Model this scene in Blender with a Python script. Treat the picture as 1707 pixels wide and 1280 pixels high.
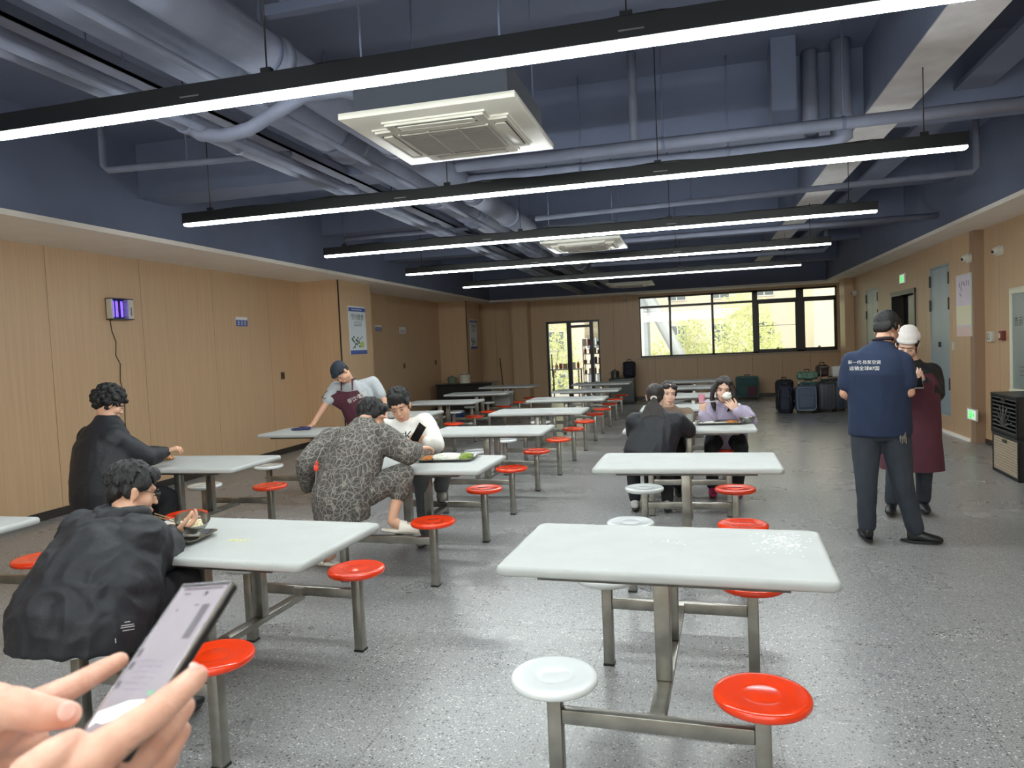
import bpy, bmesh, math, random
from mathutils import Vector, Matrix, noise
PI = math.pi
sc = bpy.context.scene
for o in list(bpy.data.objects): bpy.data.objects.remove(o)

# ------------------------------------------------------------------ camera
FPX = 1201.34
CAM = Vector((0, 0, 1.581))
_p, _y, _r = -0.05003, 0.25150, -0.04456
cy_, sy_, cp_, sp_, cr_, sr_ = math.cos(_y), math.sin(_y), math.cos(_p), math.sin(_p), math.cos(_r), math.sin(_r)
FW = Vector((-sy_*cp_, cy_*cp_, sp_)); R0 = Vector((cy_, sy_, 0)); U0 = R0.cross(FW)
RI = cr_*R0 + sr_*U0; UP = -sr_*R0 + cr_*U0
cam = bpy.data.cameras.new('camera'); camo = bpy.data.objects.new('camera', cam); sc.collection.objects.link(camo)
cam.sensor_width = 36; cam.lens = FPX*36/1707; cam.clip_start = 0.02; cam.clip_end = 300
camo.matrix_world = Matrix((( RI.x, UP.x, -FW.x, CAM.x), (RI.y, UP.y, -FW.y, CAM.y), (RI.z, UP.z, -FW.z, CAM.z), (0,0,0,1)))
cam.dof.use_dof = True; cam.dof.focus_distance = 4.5; cam.dof.aperture_fstop = 8.0
sc.camera = camo

def at(u, v, y):                       # the point in depth y (metres down the hall) seen at a place in the photo
    d = FW + RI*((u-853.5)/FPX) - UP*((v-640)/FPX)
    return CAM + d*(y/d.y)
def atz(u, v, z):
    d = FW + RI*((u-853.5)/FPX) - UP*((v-640)/FPX)
    return CAM + d*((z-CAM.z)/d.z)

# ------------------------------------------------------------------ world, exposure
sc.view_settings.view_transform = 'Standard'; sc.view_settings.look = 'None'
sc.view_settings.gamma = 1; sc.view_settings.use_curve_mapping = False
sc.view_settings.exposure = 1.55
w = bpy.data.worlds.new('world'); sc.world = w; w.use_nodes = True
bg = w.node_tree.nodes['Background']
bg.inputs[0].default_value = (1.0, 0.98, 0.94, 1); bg.inputs[1].default_value = 1.15
LAMP = 28.0                             # emission of the linear lamps
sun = bpy.data.lights.new('sun', 'SUN'); sun.energy = 0.6; sun.angle = 0.05; sun.color = (1, .96, .88)
suno = bpy.data.objects.new('sun', sun); sc.collection.objects.link(suno)
suno.rotation_euler = (math.radians(38), 0, math.radians(-20)); suno.location = (0, 30, 20)

# ------------------------------------------------------------------ materials
def lin(c):
    return tuple((x/12.92 if x <= .04045 else ((x+.055)/1.055)**2.4) for x in [k/255 for k in c])
MATS = {}
def mat(name, rgb, rough=.5, metal=0, spec=.5, emit=None, es=0, noise_amt=0, nscale=8, bump=0, bscale=60, coat=0, stretch=None, alpha=None, sheen=0, trans=0):
    if name in MATS: return MATS[name]
    m = bpy.data.materials.new(name); m.use_nodes = True; nt = m.node_tree; b = nt.nodes['Principled BSDF']
    c = lin(rgb); b.inputs['Base Color'].default_value = (*c, 1)
    b.inputs['Roughness'].default_value = rough; b.inputs['Metallic'].default_value = metal
    b.inputs['Specular IOR Level'].default_value = spec
    b.inputs['Coat Weight'].default_value = coat; b.inputs['Coat Roughness'].default_value = .08
    b.inputs['Sheen Weight'].default_value = sheen
    b.inputs['Transmission Weight'].default_value = trans
    if emit: b.inputs['Emission Color'].default_value = (*lin(emit), 1); b.inputs['Emission Strength'].default_value = es
    tc = nt.nodes.new('ShaderNodeTexCoord'); mp = nt.nodes.new('ShaderNodeMapping')
    nt.links.new(tc.outputs['Object'], mp.inputs[0])
    if stretch: mp.inputs['Scale'].default_value = stretch
    if noise_amt:
        n = nt.nodes.new('ShaderNodeTexNoise'); n.inputs['Scale'].default_value = nscale; n.inputs['Detail'].default_value = 5
        nt.links.new(mp.outputs[0], n.inputs['Vector'])
        r = nt.nodes.new('ShaderNodeValToRGB'); r.color_ramp.elements[0].position = .3; r.color_ramp.elements[1].position = .7
        r.color_ramp.elements[0].color = (*[x*(1-noise_amt) for x in c], 1); r.color_ramp.elements[1].color = (*[min(1, x*(1+noise_amt)) for x in c], 1)
        nt.links.new(n.outputs[0], r.inputs[0]); nt.links.new(r.outputs[0], b.inputs['Base Color'])
    if bump:
        n2 = nt.nodes.new('ShaderNodeTexNoise'); n2.inputs['Scale'].default_value = bscale; n2.inputs['Detail'].default_value = 4
        nt.links.new(mp.outputs[0], n2.inputs['Vector'])
        bp = nt.nodes.new('ShaderNodeBump'); bp.inputs['Strength'].default_value = bump; bp.inputs['Distance'].default_value = .01
        nt.links.new(n2.outputs[0], bp.inputs['Height']); nt.links.new(bp.outputs[0], b.inputs['Normal'])
    MATS[name] = m; return m

def floor_mat():
    m = bpy.data.materials.new('terrazzo'); m.use_nodes = True; nt = m.node_tree; b = nt.nodes['Principled BSDF']; L = nt.links.new
    tc = nt.nodes.new('ShaderNodeTexCoord')
    base = nt.nodes.new('ShaderNodeTexNoise'); base.inputs['Scale'].default_value = 140; base.inputs['Detail'].default_value = 2; L(tc.outputs['Object'], base.inputs['Vector'])
    r0 = nt.nodes.new('ShaderNodeValToRGB'); r0.color_ramp.elements[0].position = .38; r0.color_ramp.elements[1].position = .62
    r0.color_ramp.elements[0].color = (*lin((118, 118, 119)), 1); r0.color_ramp.elements[1].color = (*lin((156, 156, 156)), 1)
    L(base.outputs[0], r0.inputs[0]); col = r0.outputs[0]
    for scl, thr, c, rnd in ((75, .36, (66, 63, 64), .19), (75, .36, (196, 196, 194), .82), (150, .33, (72, 68, 68), .2), (150, .33, (186, 186, 184), .8), (36, .26, (84, 82, 84), .12)):
        v = nt.nodes.new('ShaderNodeTexVoronoi'); v.inputs['Scale'].default_value = scl; L(tc.outputs['Object'], v.inputs['Vector'])
        near = nt.nodes.new('ShaderNodeMath'); near.operation = 'LESS_THAN'; near.inputs[1].default_value = thr; L(v.outputs['Distance'], near.inputs[0])
        sp = nt.nodes.new('ShaderNodeSeparateColor'); L(v.outputs['Color'], sp.inputs[0])
        pick = nt.nodes.new('ShaderNodeMath'); pick.operation = 'LESS_THAN' if rnd < .5 else 'GREATER_THAN'; pick.inputs[1].default_value = rnd; L(sp.outputs[0], pick.inputs[0])
        mu = nt.nodes.new('ShaderNodeMath'); mu.operation = 'MULTIPLY'; L(near.outputs[0], mu.inputs[0]); L(pick.outputs[0], mu.inputs[1])
        mx = nt.nodes.new('ShaderNodeMix'); mx.data_type = 'RGBA'; L(mu.outputs[0], mx.inputs['Factor']); L(col, mx.inputs['A']); mx.inputs['B'].default_value = (*lin(c), 1)
        col = mx.outputs['Result']
    # tile joints every 0.8 m and slow wear patches
    sep = nt.nodes.new('ShaderNodeSeparateXYZ'); L(tc.outputs['Object'], sep.inputs[0]); js = []
    for ax, off in ((0, .53), (1, .1)):
        a = nt.nodes.new('ShaderNodeMath'); a.operation = 'ADD'; a.inputs[1].default_value = off + 80; L(sep.outputs[ax], a.inputs[0])
        d = nt.nodes.new('ShaderNodeMath'); d.operation = 'MODULO'; d.inputs[1].default_value = .8; L(a.outputs[0], d.inputs[0])
        l = nt.nodes.new('ShaderNodeMath'); l.operation = 'LESS_THAN'; l.inputs[1].default_value = .004; L(d.outputs[0], l.inputs[0]); js.append(l)
    mxx = nt.nodes.new('ShaderNodeMath'); mxx.operation = 'MAXIMUM'; L(js[0].outputs[0], mxx.inputs[0]); L(js[1].outputs[0], mxx.inputs[1])
    jm = nt.nodes.new('ShaderNodeMath'); jm.operation = 'MULTIPLY'; jm.inputs[1].default_value = .6; L(mxx.outputs[0], jm.inputs[0])
    mx = nt.nodes.new('ShaderNodeMix'); mx.data_type = 'RGBA'; L(jm.outputs[0], mx.inputs['Factor']); L(col, mx.inputs['A']); mx.inputs['B'].default_value = (*lin((80, 78, 76)), 1)
    L(mx.outputs['Result'], b.inputs['Base Color'])
    wn = nt.nodes.new('ShaderNodeTexNoise'); wn.inputs['Scale'].default_value = 1.2; wn.inputs['Detail'].default_value = 4; L(tc.outputs['Object'], wn.inputs['Vector'])
    rr = nt.nodes.new('ShaderNodeMapRange'); rr.inputs['To Min'].default_value = .24; rr.inputs['To Max'].default_value = .32; L(wn.outputs[0], rr.inputs['Value']); L(rr.outputs[0], b.inputs['Roughness'])
    b.inputs['Specular IOR Level'].default_value = .75
    bn = nt.nodes.new('ShaderNodeTexNoise'); bn.inputs['Scale'].default_value = 9; L(tc.outputs['Object'], bn.inputs['Vector'])
    bp = nt.nodes.new('ShaderNodeBump'); bp.inputs['Strength'].default_value = .02; bp.inputs['Distance'].default_value = .02; L(bn.outputs[0], bp.inputs['Height']); L(bp.outputs[0], b.inputs['Normal'])
    return m
M = dict(
    floor=floor_mat(),
    wood=mat('brown_panel', (196, 163, 128), .42, noise_amt=.06, nscale=3, stretch=(14, 14, .35)),
    gap=mat('panel_gap', (50, 38, 28), .7),
    base=mat('dark_skirting', (48, 42, 38), .35),
    soffit=mat('white_plaster', (246, 238, 228), .8, noise_amt=.03, nscale=4),
    slate=mat('slate_paint', (102, 110, 134), .8, noise_amt=.07, nscale=2.2),
    slate_l=mat('slate_pipe', (118, 123, 142), .72, noise_amt=.12, nscale=5, bump=.25, bscale=14),
    beam_lit=mat('beam_underside_lit', (205, 203, 205), .8, noise_amt=.1, nscale=6),
    black=mat('black_metal', (22, 24, 27), .35),
    dark=mat('dark_frame', (42, 36, 32), .4),
    tube=mat('lamp_diffuser', (255, 255, 255), .5, emit=(244, 252, 250), es=LAMP),
    white=mat('white_plastic', (200, 197, 186), .4),
    tubed=mat('dim_lamp_diffuser', (255, 255, 255), .5, emit=(236, 244, 246), es=LAMP*.22),
    fibre=mat('white_fibreglass', (172, 174, 172), .6, spec=.35, noise_amt=.035, nscale=7, coat=.0, bump=.03, bscale=5),
    seatw=mat('white_seat', (218, 222, 222), .14, coat=.4),
    red=mat('red_seat', (230, 58, 16), .16, coat=.35),
    steel=mat('brushed_steel', (150, 147, 140), .3, metal=.9, noise_amt=.22, nscale=9, bump=.06, bscale=30),
    steeld=mat('dark_steel', (96, 94, 90), .4, metal=.85, noise_amt=.2, nscale=20),
    glass=None)
def glass_mat():
    m = bpy.data.materials.new('window_glass'); m.use_nodes = True; nt = m.node_tree; nt.nodes.clear(); L = nt.links.new
    o = nt.nodes.new('ShaderNodeOutputMaterial'); t = nt.nodes.new('ShaderNodeBsdfTransparent'); g = nt.nodes.new('ShaderNodeBsdfGlossy'); g.inputs['Roughness'].default_value = .02
    t.inputs[0].default_value = (.93, .96, .94, 1)
    f = nt.nodes.new('ShaderNodeFresnel'); f.inputs[0].default_value = 1.3; mx = nt.nodes.new('ShaderNodeMixShader')
    L(f.outputs[0], mx.inputs[0]); L(t.outputs[0], mx.inputs[1]); L(g.outputs[0], mx.inputs[2]); L(mx.outputs[0], o.inputs[0]); return m
M['glass'] = glass_mat()

# ------------------------------------------------------------------ mesh helpers
def link(o, parent=None):
    sc.collection.objects.link(o)
    if parent is not None: o.parent = parent
    return o
def empty(name, loc, rz=0):
    o = bpy.data.objects.new(name, None); o.location = loc; o.rotation_euler = (0, 0, rz); o.empty_display_size = .1
    return link(o)
def tag(o, label=None, cat=None, group=None, kind=None):
    if label: o['label'] = label
    if cat: o['category'] = cat
    if group: o['group'] = group
    if kind: o['kind'] = kind
    return o
class MB:
    def __init__(s): s.bm = bmesh.new(); s.mi = 0
    def _fin(s, vs, fs=None):
        s.bm.normal_update()
    def box(s, c, d, rz=0, mi=None, rot=None, bev=0, seg=2):
        r = bmesh.ops.create_cube(s.bm, size=1); vs = r['verts']
        bmesh.ops.scale(s.bm, verts=vs, vec=d)
        fs = list({f for v in vs for f in v.link_faces})
        for f in fs: f.material_index = s.mi if mi is None else mi
        if bev:
            es = list({e for v in vs for e in v.link_edges})
            rr = bmesh.ops.bevel(s.bm, geom=es, offset=bev, segments=seg, affect='EDGES', profile=.5)
            vs = list({v for f in rr['faces'] for v in f.verts} | {v for v in vs if v.is_valid})
        m_ = Matrix.Rotation(rz, 4, 'Z') if rot is None else rot.to_4x4()
        bmesh.ops.transform(s.bm, matrix=Matrix.Translation(c) @ m_, verts=vs)
        return vs
    def b2(s, a, b, **k):
        a, b = Vector(a), Vector(b); return s.box((a+b)/2, [abs(x) for x in (b-a)], **k)
    def ring(s, c, u, v, n): return [s.bm.verts.new(c + u*math.cos(2*PI*i/n) + v*math.sin(2*PI*i/n)) for i in range(n)]
    def loft(s, rings, n=20, mi=None, cap=True):
        rs = [s.ring(Vector(c), Vector(u), Vector(v), n) for c, u, v in rings]; fs = []
        for a, b in zip(rs, rs[1:]):
            for i in range(n): fs.append(s.bm.faces.new((a[i], a[(i+1) % n], b[(i+1) % n], b[i])))
        if cap: fs.append(s.bm.faces.new(rs[0][::-1])); fs.append(s.bm.faces.new(rs[-1]))
        for f in fs: f.material_index = s.mi if mi is None else mi; f.smooth = True
        return rs
    def tube(s, pts, r, n=10, mi=None, cap=True):
        pts = [Vector(p) for p in pts]; rs = []
        rr = r if isinstance(r, (list, tuple)) else [r]*len(pts)
        pr = None
        for i, p in enumerate(pts):
            t = (pts[min(i+1, len(pts)-1)] - pts[max(i-1, 0)]).normalized()
            if pr is None:
                a = Vector((0, 0, 1)) if abs(t.z) < .9 else Vector((1, 0, 0)); u = t.cross(a).normalized()
            else: u = (pr - t*pr.dot(t)).normalized()
            pr = u; v = t.cross(u); k = 1
            if 0 < i < len(pts)-1:
                c = (pts[i]-pts[i-1]).normalized().dot((pts[i+1]-pts[i]).normalized()); k = 1/max(.5, math.sqrt((1+c)/2)) if c < .99 else 1
                k = min(k, 1.25)
            rs.append((p, u*rr[i]*k, v*rr[i]*k))
        return s.loft(rs, n, mi, cap)
    def lathe(s, prof, c=(0, 0, 0), n=32, mi=None, m=None):
        c = Vector(c); rs = []
        for r, z in prof:
            rs.append([s.bm.verts.new(c+Vector((r*math.cos(2*PI*i/n), r*math.sin(2*PI*i/n), z))) for i in range(n)] if r > 1e-6 else [s.bm.verts.new(c+Vector((0, 0, z)))])
        for a, b in zip(rs, rs[1:]):
            for i in range(n):
                j = (i+1) % n
                q = [a[i % len(a)], a[j % len(a)], b[j % len(b)], b[i % len(b)]]; q2 = []
                for x in q:
                    if x not in q2: q2.append(x)
                if len(q2) > 2:
                    f = s.bm.faces.new(q2); f.smooth = True; f.material_index = s.mi if mi is None else mi
        if m is not None: bmesh.ops.transform(s.bm, matrix=m, verts=[v for r_ in rs for v in r_])
        return rs
    def ell(s, c, r, rot=None, sub=3, mi=None):
        q = bmesh.ops.create_icosphere(s.bm, subdivisions=sub, radius=1); vs = q['verts']
        m_ = Matrix.Translation(c) @ (rot.to_4x4() if rot is not None else Matrix.Identity(4)) @ Matrix.Diagonal((*((r, r, r) if isinstance(r, (int, float)) else r), 1))
        bmesh.ops.transform(s.bm, matrix=m_, verts=vs)
        for f in {f for v in vs for f in v.link_faces}: f.smooth = True; f.material_index = s.mi if mi is None else mi
        return vs
    def cone(s, p0, p1, r0, r1, n=16):        # a limb segment: two balls and the frustum between
        p0, p1 = Vector(p0), Vector(p1)
        s.ell(p0, r0, sub=2); s.ell(p1, r1, sub=2)
        t = (p1-p0).normalized(); a = Vector((0, 0, 1)) if abs(t.z) < .9 else Vector((1, 0, 0)); u = t.cross(a).normalized(); v = t.cross(u)
        s.loft([(p0, u*r0, v*r0), (p1, u*r1, v*r1)], n)
    def chain(s, pts, rr):
        for a, b, ra, rb in zip(pts, pts[1:], rr, rr[1:]): s.cone(a, b, ra, rb)
    def poly(s, pts, mi=None):
        f = s.bm.faces.new([s.bm.verts.new(p) for p in pts]); f.material_index = s.mi if mi is None else mi; return f
    def prism(s, outline, depth, m, mi=None):     # outline in the xy plane, extruded by depth along z, placed by m
        n = len(outline); lo = [s.bm.verts.new(m @ Vector((x, y, 0))) for x, y in outline]; hi = [s.bm.verts.new(m @ Vector((x, y, depth))) for x, y in outline]
        fs = [s.bm.faces.new(hi), s.bm.faces.new(lo[::-1])] + [s.bm.faces.new((lo[i], lo[(i+1) % n], hi[(i+1) % n], hi[i])) for i in range(n)]
        for f in fs: f.material_index = s.mi if mi is None else mi
    def build(s, name, mats, parent=None, smooth=None, loc=None):
        bmesh.ops.recalc_face_normals(s.bm, faces=s.bm.faces)
        me = bpy.data.meshes.new(name); s.bm.to_mesh(me); s.bm.free()
        for m_ in (mats if isinstance(mats, (list, tuple)) else [mats]): me.materials.append(m_)
        if smooth:
            for p in me.polygons: p.use_smooth = True
            me.set_sharp_from_angle(angle=math.radians(smooth if smooth is not True else 40))
        o = bpy.data.objects.new(name, me)
        if loc: o.location = loc
        return link(o, parent)
def struct(name, mb, mats, parent=None, smooth=None):
    o = mb.build(name, mats, parent, smooth)
    if parent is None: o['kind'] = 'structure'
    return o
def text_obj(name, body, size, m, mw, parent=None, extrude=.0006):
    cu = bpy.data.curves.new(name, 'FONT'); cu.body = body; cu.size = size; cu.extrude = extrude; cu.align_x = 'CENTER'; cu.align_y = 'CENTER'; cu.resolution_u = 2
    t = bpy.data.objects.new(name, cu); link(t); t.matrix_world = mw
    bpy.context.view_layer.update()
    me = bpy.data.meshes.new_from_object(t.evaluated_get(bpy.context.evaluated_depsgraph_get()))
    bpy.data.objects.remove(t); me.transform(mw); me.materials.clear(); me.materials.append(m)
    o = bpy.data.objects.new(name, me); link(o)
    if parent is not None:
        bpy.context.view_layer.update(); o.parent = parent; o.matrix_parent_inverse = parent.matrix_world.inverted()
    return o
def frame(o, x, y, z):                # matrix from origin and axes
    return Matrix(((x[0], y[0], z[0], o[0]), (x[1], y[1], z[1], o[1]), (x[2], y[2], z[2], o[2]), (0, 0, 0, 1)))
# ================================================================== the hall
YF, YN, XL, XR, XR2, SZ, CZ = 20.2, -3.2, -6.65, 3.65, 3.77, 2.88, 3.85
SXL, SXR, SYF = -5.55, 3.2, 19.5
b = MB(); b.b2((XL-.3, YN-.3, -.1), (XR2+.3, YF+.3, 0)); struct('floor', b, M['floor'])
b = MB(); b.b2((XL-.3, YN-.3, CZ), (XR2+.3, YF+.3, CZ+.15)); struct('ceiling', b, M['slate'])

def panel_wall(name, axis, pos, a, bb, z0, z1, cuts, side, holes=()):
    """wall with its panels proud of a dark backing; axis 'x' = plane x=pos running along y"""
    m = MB(); G = .006; T = .2
    def slab(u0, u1, h0, h1, d0, d1, mi):
        if u1-u0 < 1e-4 or h1-h0 < 1e-4: return
        p = (pos+side*d0, pos+side*d1)
        if axis == 'x': m.b2((p[0], u0, h0), (p[1], u1, h1), mi=mi)
        else: m.b2((u0, p[0], h0), (u1, p[1], h1), mi=mi)
    edges = sorted([a, bb] + [c for c in cuts if a < c < bb] + [e for h in holes for e in h[:2]])
    for u0, u1 in zip(edges, edges[1:]):
        if u1-u0 < 1e-4: continue
        mid = (u0+u1)/2; hs = [h for h in holes if h[0] < mid < h[1]]
        spans = [(z0, z1)]
        for h in hs:
            spans = [s_ for lo, hi in spans for s_ in ((lo, min(hi, h[2])), (max(lo, h[3]), hi)) if s_[1]-s_[0] > 1e-3]
        for lo, hi in spans:
            slab(u0, u1, lo, hi, .012, T, 1)
            g0 = G/2 if u0 in cuts else 0; g1 = G/2 if u1 in cuts else 0
            slab(u0+g0, u1-g1, lo, hi, 0, .012, 0)
    return struct(name, m, [M['wood'], M['gap']])
cl = [-2.0, -.64, .72, 2.08, 3.44, 4.85, 6.24, 7.58, 8.95, 10.33, 13.8, 15.0, 16.2, 17.4]
panel_wall('wall_left', 'x', XL, YN, YF, 0, CZ, cl, -1)
panel_wall('wall_right', 'x', XR, 11.0, YF, 0, CZ, [11.86, 13.1, 13.5, 15.35, 16.1, 17.5, 18.7], 1,
           holes=[(13.70, 15.15, 0, 2.24), (11.98, 12.9, .26, 2.55), (16.3, 17.35, .26, 2.5)])
panel_wall('wall_right_recess', 'x', XR2, YN, 11.15, 0, CZ, [-1.5, 0, 1.5, 3.0, 4.5, 6.0, 7.5, 9.0, 10.5], 1)
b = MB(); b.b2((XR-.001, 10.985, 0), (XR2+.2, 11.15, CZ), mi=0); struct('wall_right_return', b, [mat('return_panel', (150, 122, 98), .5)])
panel_wall('wall_far', 'y', YF, XL, XR, 0, CZ, [-5.6, -2.2, -1.1, 0.02, 1.45, 2.2, 2.9], 1,
           holes=[(-4.12, -2.6, 0, 2.27), (-1.48, 3.56, 1.15, 2.82)])
panel_wall('wall_near', 'y', YN, XL, XR2, 0, CZ, [-5, -3.6, -2.2, -.8, .6, 2, 3.4], -1, holes=[(-5.5, 3.0, .9, 2.7)])
for k, (a, c) in enumerate([((XL, 11.3, 0), (-5.9, 12.55, SZ)), ((XL, 18.3, 0), (-5.87, 19.5, SZ)), ((-5.0, 19.75, 0), (-4.55, YF, SZ)), ((3.45, 18.6, 0), (XR, 19.2, SZ))]):
    b = MB(); b.b2(a, c, mi=0)
    if k < 2: b.b2((c[0]-.012, a[1]-.012, 0), (c[0]+.004, a[1]+.012, SZ), mi=1)
    struct('trim_%d' % (k+1), b, [M['wood'], M['gap']])
# lowered plaster border and the slate faces that rise from it
b = MB(); T = .05
b.b2((XL, YN, SZ), (SXL, YF, SZ+T)); b.b2((SXR, YN, SZ), (XR2, YF, SZ+T)); b.b2((SXL, SYF, SZ), (SXR, YF, SZ+T))
struct('trim_5', b, M['soffit'])
b = MB(); b.b2((SXL-.1, YN, SZ+T), (SXL, SYF, CZ)); b.b2((SXR, YN, SZ+T), (SXR+.1, SYF, CZ)); b.b2((SXL-.1, SYF, SZ+T), (SXR+.1, SYF+.1, CZ))
struct('trim_6', b, M['slate'])
# beams
b = MB(); b.b2((1.36, YN, 3.31), (1.68, SYF, CZ-.002), mi=1); b.b2((1.36, YN, 3.3), (1.68, SYF, 3.31), mi=0); struct('trim_7', b, [M['beam_lit'], M['slate']])  # slate beam; light on its underside is put into a paler colour
for k, (yb, zb, wd) in enumerate(((-1.8, 3.3, .35), (2.3, 3.45, .25), (6.4, 3.3, .45), (10.2, 3.45, .25), (12.5, 3.3, .4), (15.6, 3.45, .25), (18.0, 3.3, .4))):
    b = MB(); b.b2((SXL, yb, zb), (SXR, yb+wd, CZ-.001)); struct('trim_%d' % (8+k), b, M['slate'])
# skirtings
b = MB(); b.b2((XL, YN, 0), (XL+.012, 11.3, .09)); b.b2((XL, 12.55, 0), (XL+.012, 18.3, .09)); b.b2((XL, 11.288, 0), (-5.9, 11.3, .09)); b.b2((-5.9, 11.29, 0), (-5.888, 12.55, .09)); b.b2((XL, 18.288, 0), (-5.87, 18.3, .09)); struct('baseboard_left', b, M['base'])
b = MB(); b.b2((XR-.012, 12.9, 0), (XR, 13.66, .07)); b.b2((XR-.012, 15.2, 0), (XR, 18.6, .07)); b.b2((XR2-.012, YN, 0), (XR2, 11.0, .07)); b.b2((XR, 10.988, 0), (XR2, 11.0, .07)); b.b2((XR-.03, 11.2, 0), (XR, 12.9, .045), mi=1); struct('baseboard_right', b, [M['base'], M['soffit']])
b = MB(); b.b2((-2.55, YF-.012, 0), (3.45, YF, .08)); struct('baseboard_far', b, M['base'])

# far window: dark frame, panes, opening sash
wx = [-1.48, -.657, .463, 1.55, 2.67, 3.56]; ww = [.03, .03, .03, .065, .09, .03]; z0, zt, z1 = 1.15, 2.53, 2.82
b = MB()
for x, h in zip(wx, ww): b.b2((x-h, YF+.02, z0), (x+h, YF+.1, z1))
b.b2((-1.5, YF+.02, z0-.02), (3.58, YF+.1, z0+.045)); b.b2((-1.5, YF+.02, z1-.05), (3.58, YF+.1, z1+.02)); b.b2((-1.5, YF+.022, zt-.03), (3.58, YF+.098, zt+.03)); b.b2((1.55, YF+.021, zt-.075), (3.58, YF+.099, zt+.04))
for x0, x1 in ((1.6, 2.6), (2.74, 3.54)):
    b.b2((x0, YF+.021, z0), (x0+.045, YF+.097, zt)); b.b2((x1-.045, YF+.021, z0), (x1, YF+.097, zt)); b.b2((x0, YF+.021, z0+.03), (x1, YF+.097, z0+.1))
win = struct('window_1', b, M['dark'])
for i in range(5):
    g = MB(); g.b2((wx[i]+.03, YF+.055, z0+.04), (wx[i+1]-.03, YF+.06, zt-.03)); g.build('pane', M['glass'], win)
    g = MB(); g.b2((wx[i]+.03, YF+.055, zt+.03), (wx[i+1]-.03, YF+.06, z1-.05)); g.build('pane', M['glass'], win)
g = MB(); g.b2((1.66, YF+.045, 1.86), (2.56, YF+.065, 1.872)); g.build('glazing_bar', M['dark'], win)
for xx in (2.1, 3.12):
    g = MB(); g.box((xx, YF+.015, z0+.115), (.07, .03, .022)); g.box((xx, YF+.0, z0+.13), (.02, .03, .04)); g.build('window_latch', M['black'], win)
g = MB(); g.b2((-1.55, YF-.03, z0-.045), (3.6, YF+.02, z0-.02)); g.build('window_sill', mat('sill', (150, 138, 124), .4), win)
# window behind the camera
b = MB()
for x in (-5.47, -3.8, -2.1, -.4, 1.3, 2.97): b.b2((x-.03, YN-.12, .9), (x+.03, YN-.04, 2.7))
for z in (.93, 2.67): b.b2((-5.5, YN-.119, z-.03), (3.0, YN-.041, z+.03))
w2 = struct('window_2', b, M['dark'])
g = MB(); g.b2((-5.45, YN-.085, .95), (2.95, YN-.08, 2.65)); g.build('pane', M['glass'], w2)

# sliding glass door and what is stored beyond it
b = MB(); D0, D1, DT = -4.12, -2.6, 2.27
for x, h in ((D0+.03, .03), (-3.47, .06), (-2.83, .05), (D1-.02, .02)): b.b2((x-h, YF+.02, 0), (x+h, YF+.12, DT))
b.b2((D0, YF+.021, DT-.06), (D1, YF+.119, DT+.02)); b.b2((-3.47, YF+.021, DT-.2), (-2.83, YF+.118, DT-.13))
dr = struct('door_1', b, M['black'])
g = MB(); g.b2((D0+.06, YF+.06, .05), (-3.53, YF+.066, DT-.06)); g.build('pane', M['glass'], dr)
g = MB(); g.b2((-2.78, YF+.06, .05), (D1-.04, YF+.066, DT-.06)); g.build('pane', M['glass'], dr)
g = MB(); g.tube([(-3.98, YF-.03, .7), (-3.98, YF-.03, 1.35)], .014); g.box((-3.98, YF, .75), (.02, .06, .02)); g.box((-3.98, YF, 1.3), (.02, .06, .02)); g.build('handle', M['steel'], dr)

# right-hand doors
def double_door(name, y0, y1, z0, z1, col, hinges):
    d = MB(); F = .03
    d.b2((XR+.006, y0, z0), (XR+.06, y0+F, z1)); d.b2((XR+.006, y1-F, z0), (XR+.06, y1, z1)); d.b2((XR+.007, y0, z1-F), (XR+.059, y1, z1)); d.b2((XR+.007, y0, z0), (XR+.059, y1, z0+F)); d.b2((XR+.06, y0, z0), (XR+.15, y1, z1))
    o = struct(name, d, col); ym = (y0+y1)/2
    for a, c in ((y0+F+.004, ym-.003), (ym+.003, y1-F-.004)):
        l = MB(); l.b2((XR+.012, a, z0+F+.004), (XR+.055, c, z1-F-.004), bev=.003); l.build('door_leaf', col, o)
    for z in hinges:
        for y in (y0+.02, y1-.02):
            h = MB(); h.b2((XR-.012, y-.02, z-.09), (XR+.02, y+.02, z+.09), bev=.004); h.build('hinge', M['dark'], o)
    h = MB(); h.b2((XR-.02, ym-.02, 1.3), (XR+.02, ym+.0, 1.38), bev=.003); h.build('door_handle', M['dark'], o)
    return o
grey = mat('door_grey_paint', (150, 164, 170), .35, noise_amt=.03, nscale=2)
double_door('door_2', 11.98, 12.9, .26, 2.55, grey, (.75, 1.95, 2.33))
double_door('door_3', 16.3, 17.35, .26, 2.5, grey, (.75, 1.95, 2.3))
b = MB(); y0, y1 = 13.70, 15.15
b.b2((XR-.02, y0-.05, 0), (XR+.1, y0+.02, 2.3)); b.b2((XR-.02, y1-.02, 0), (XR+.1, y1+.05, 2.3)); b.b2((XR-.019, y0-.05, 2.22), (XR+.099, y1+.05, 2.3)); b.b2((XR+.19, y0-.05, 0), (XR+.21, y1+.05, 2.3))
d4 = struct('door_4', b, M['black'])
g = MB(); g.b2((XR+.08, y0+.03, .02), (XR+.12, y0+.72, 2.2), bev=.004)
for z in (.2, .85, 1.5): g.b2((XR+.065, y0+.12, z), (XR+.081, y0+.62, z+.5), bev=.004)
g.build('door_leaf', mat('bronze_door', (58, 60, 66), .3, metal=.4), d4)
g = MB(); g.tube([(XR+.03, y0+.66, .95), (XR+.03, y0+.66, 1.25)], .012); g.box((XR+.055, y0+.66, .97), (.05, .02, .02)); g.box((XR+.055, y0+.66, 1.23), (.05, .02, .02)); g.build('door_handle', M['steel'], d4)
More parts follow.
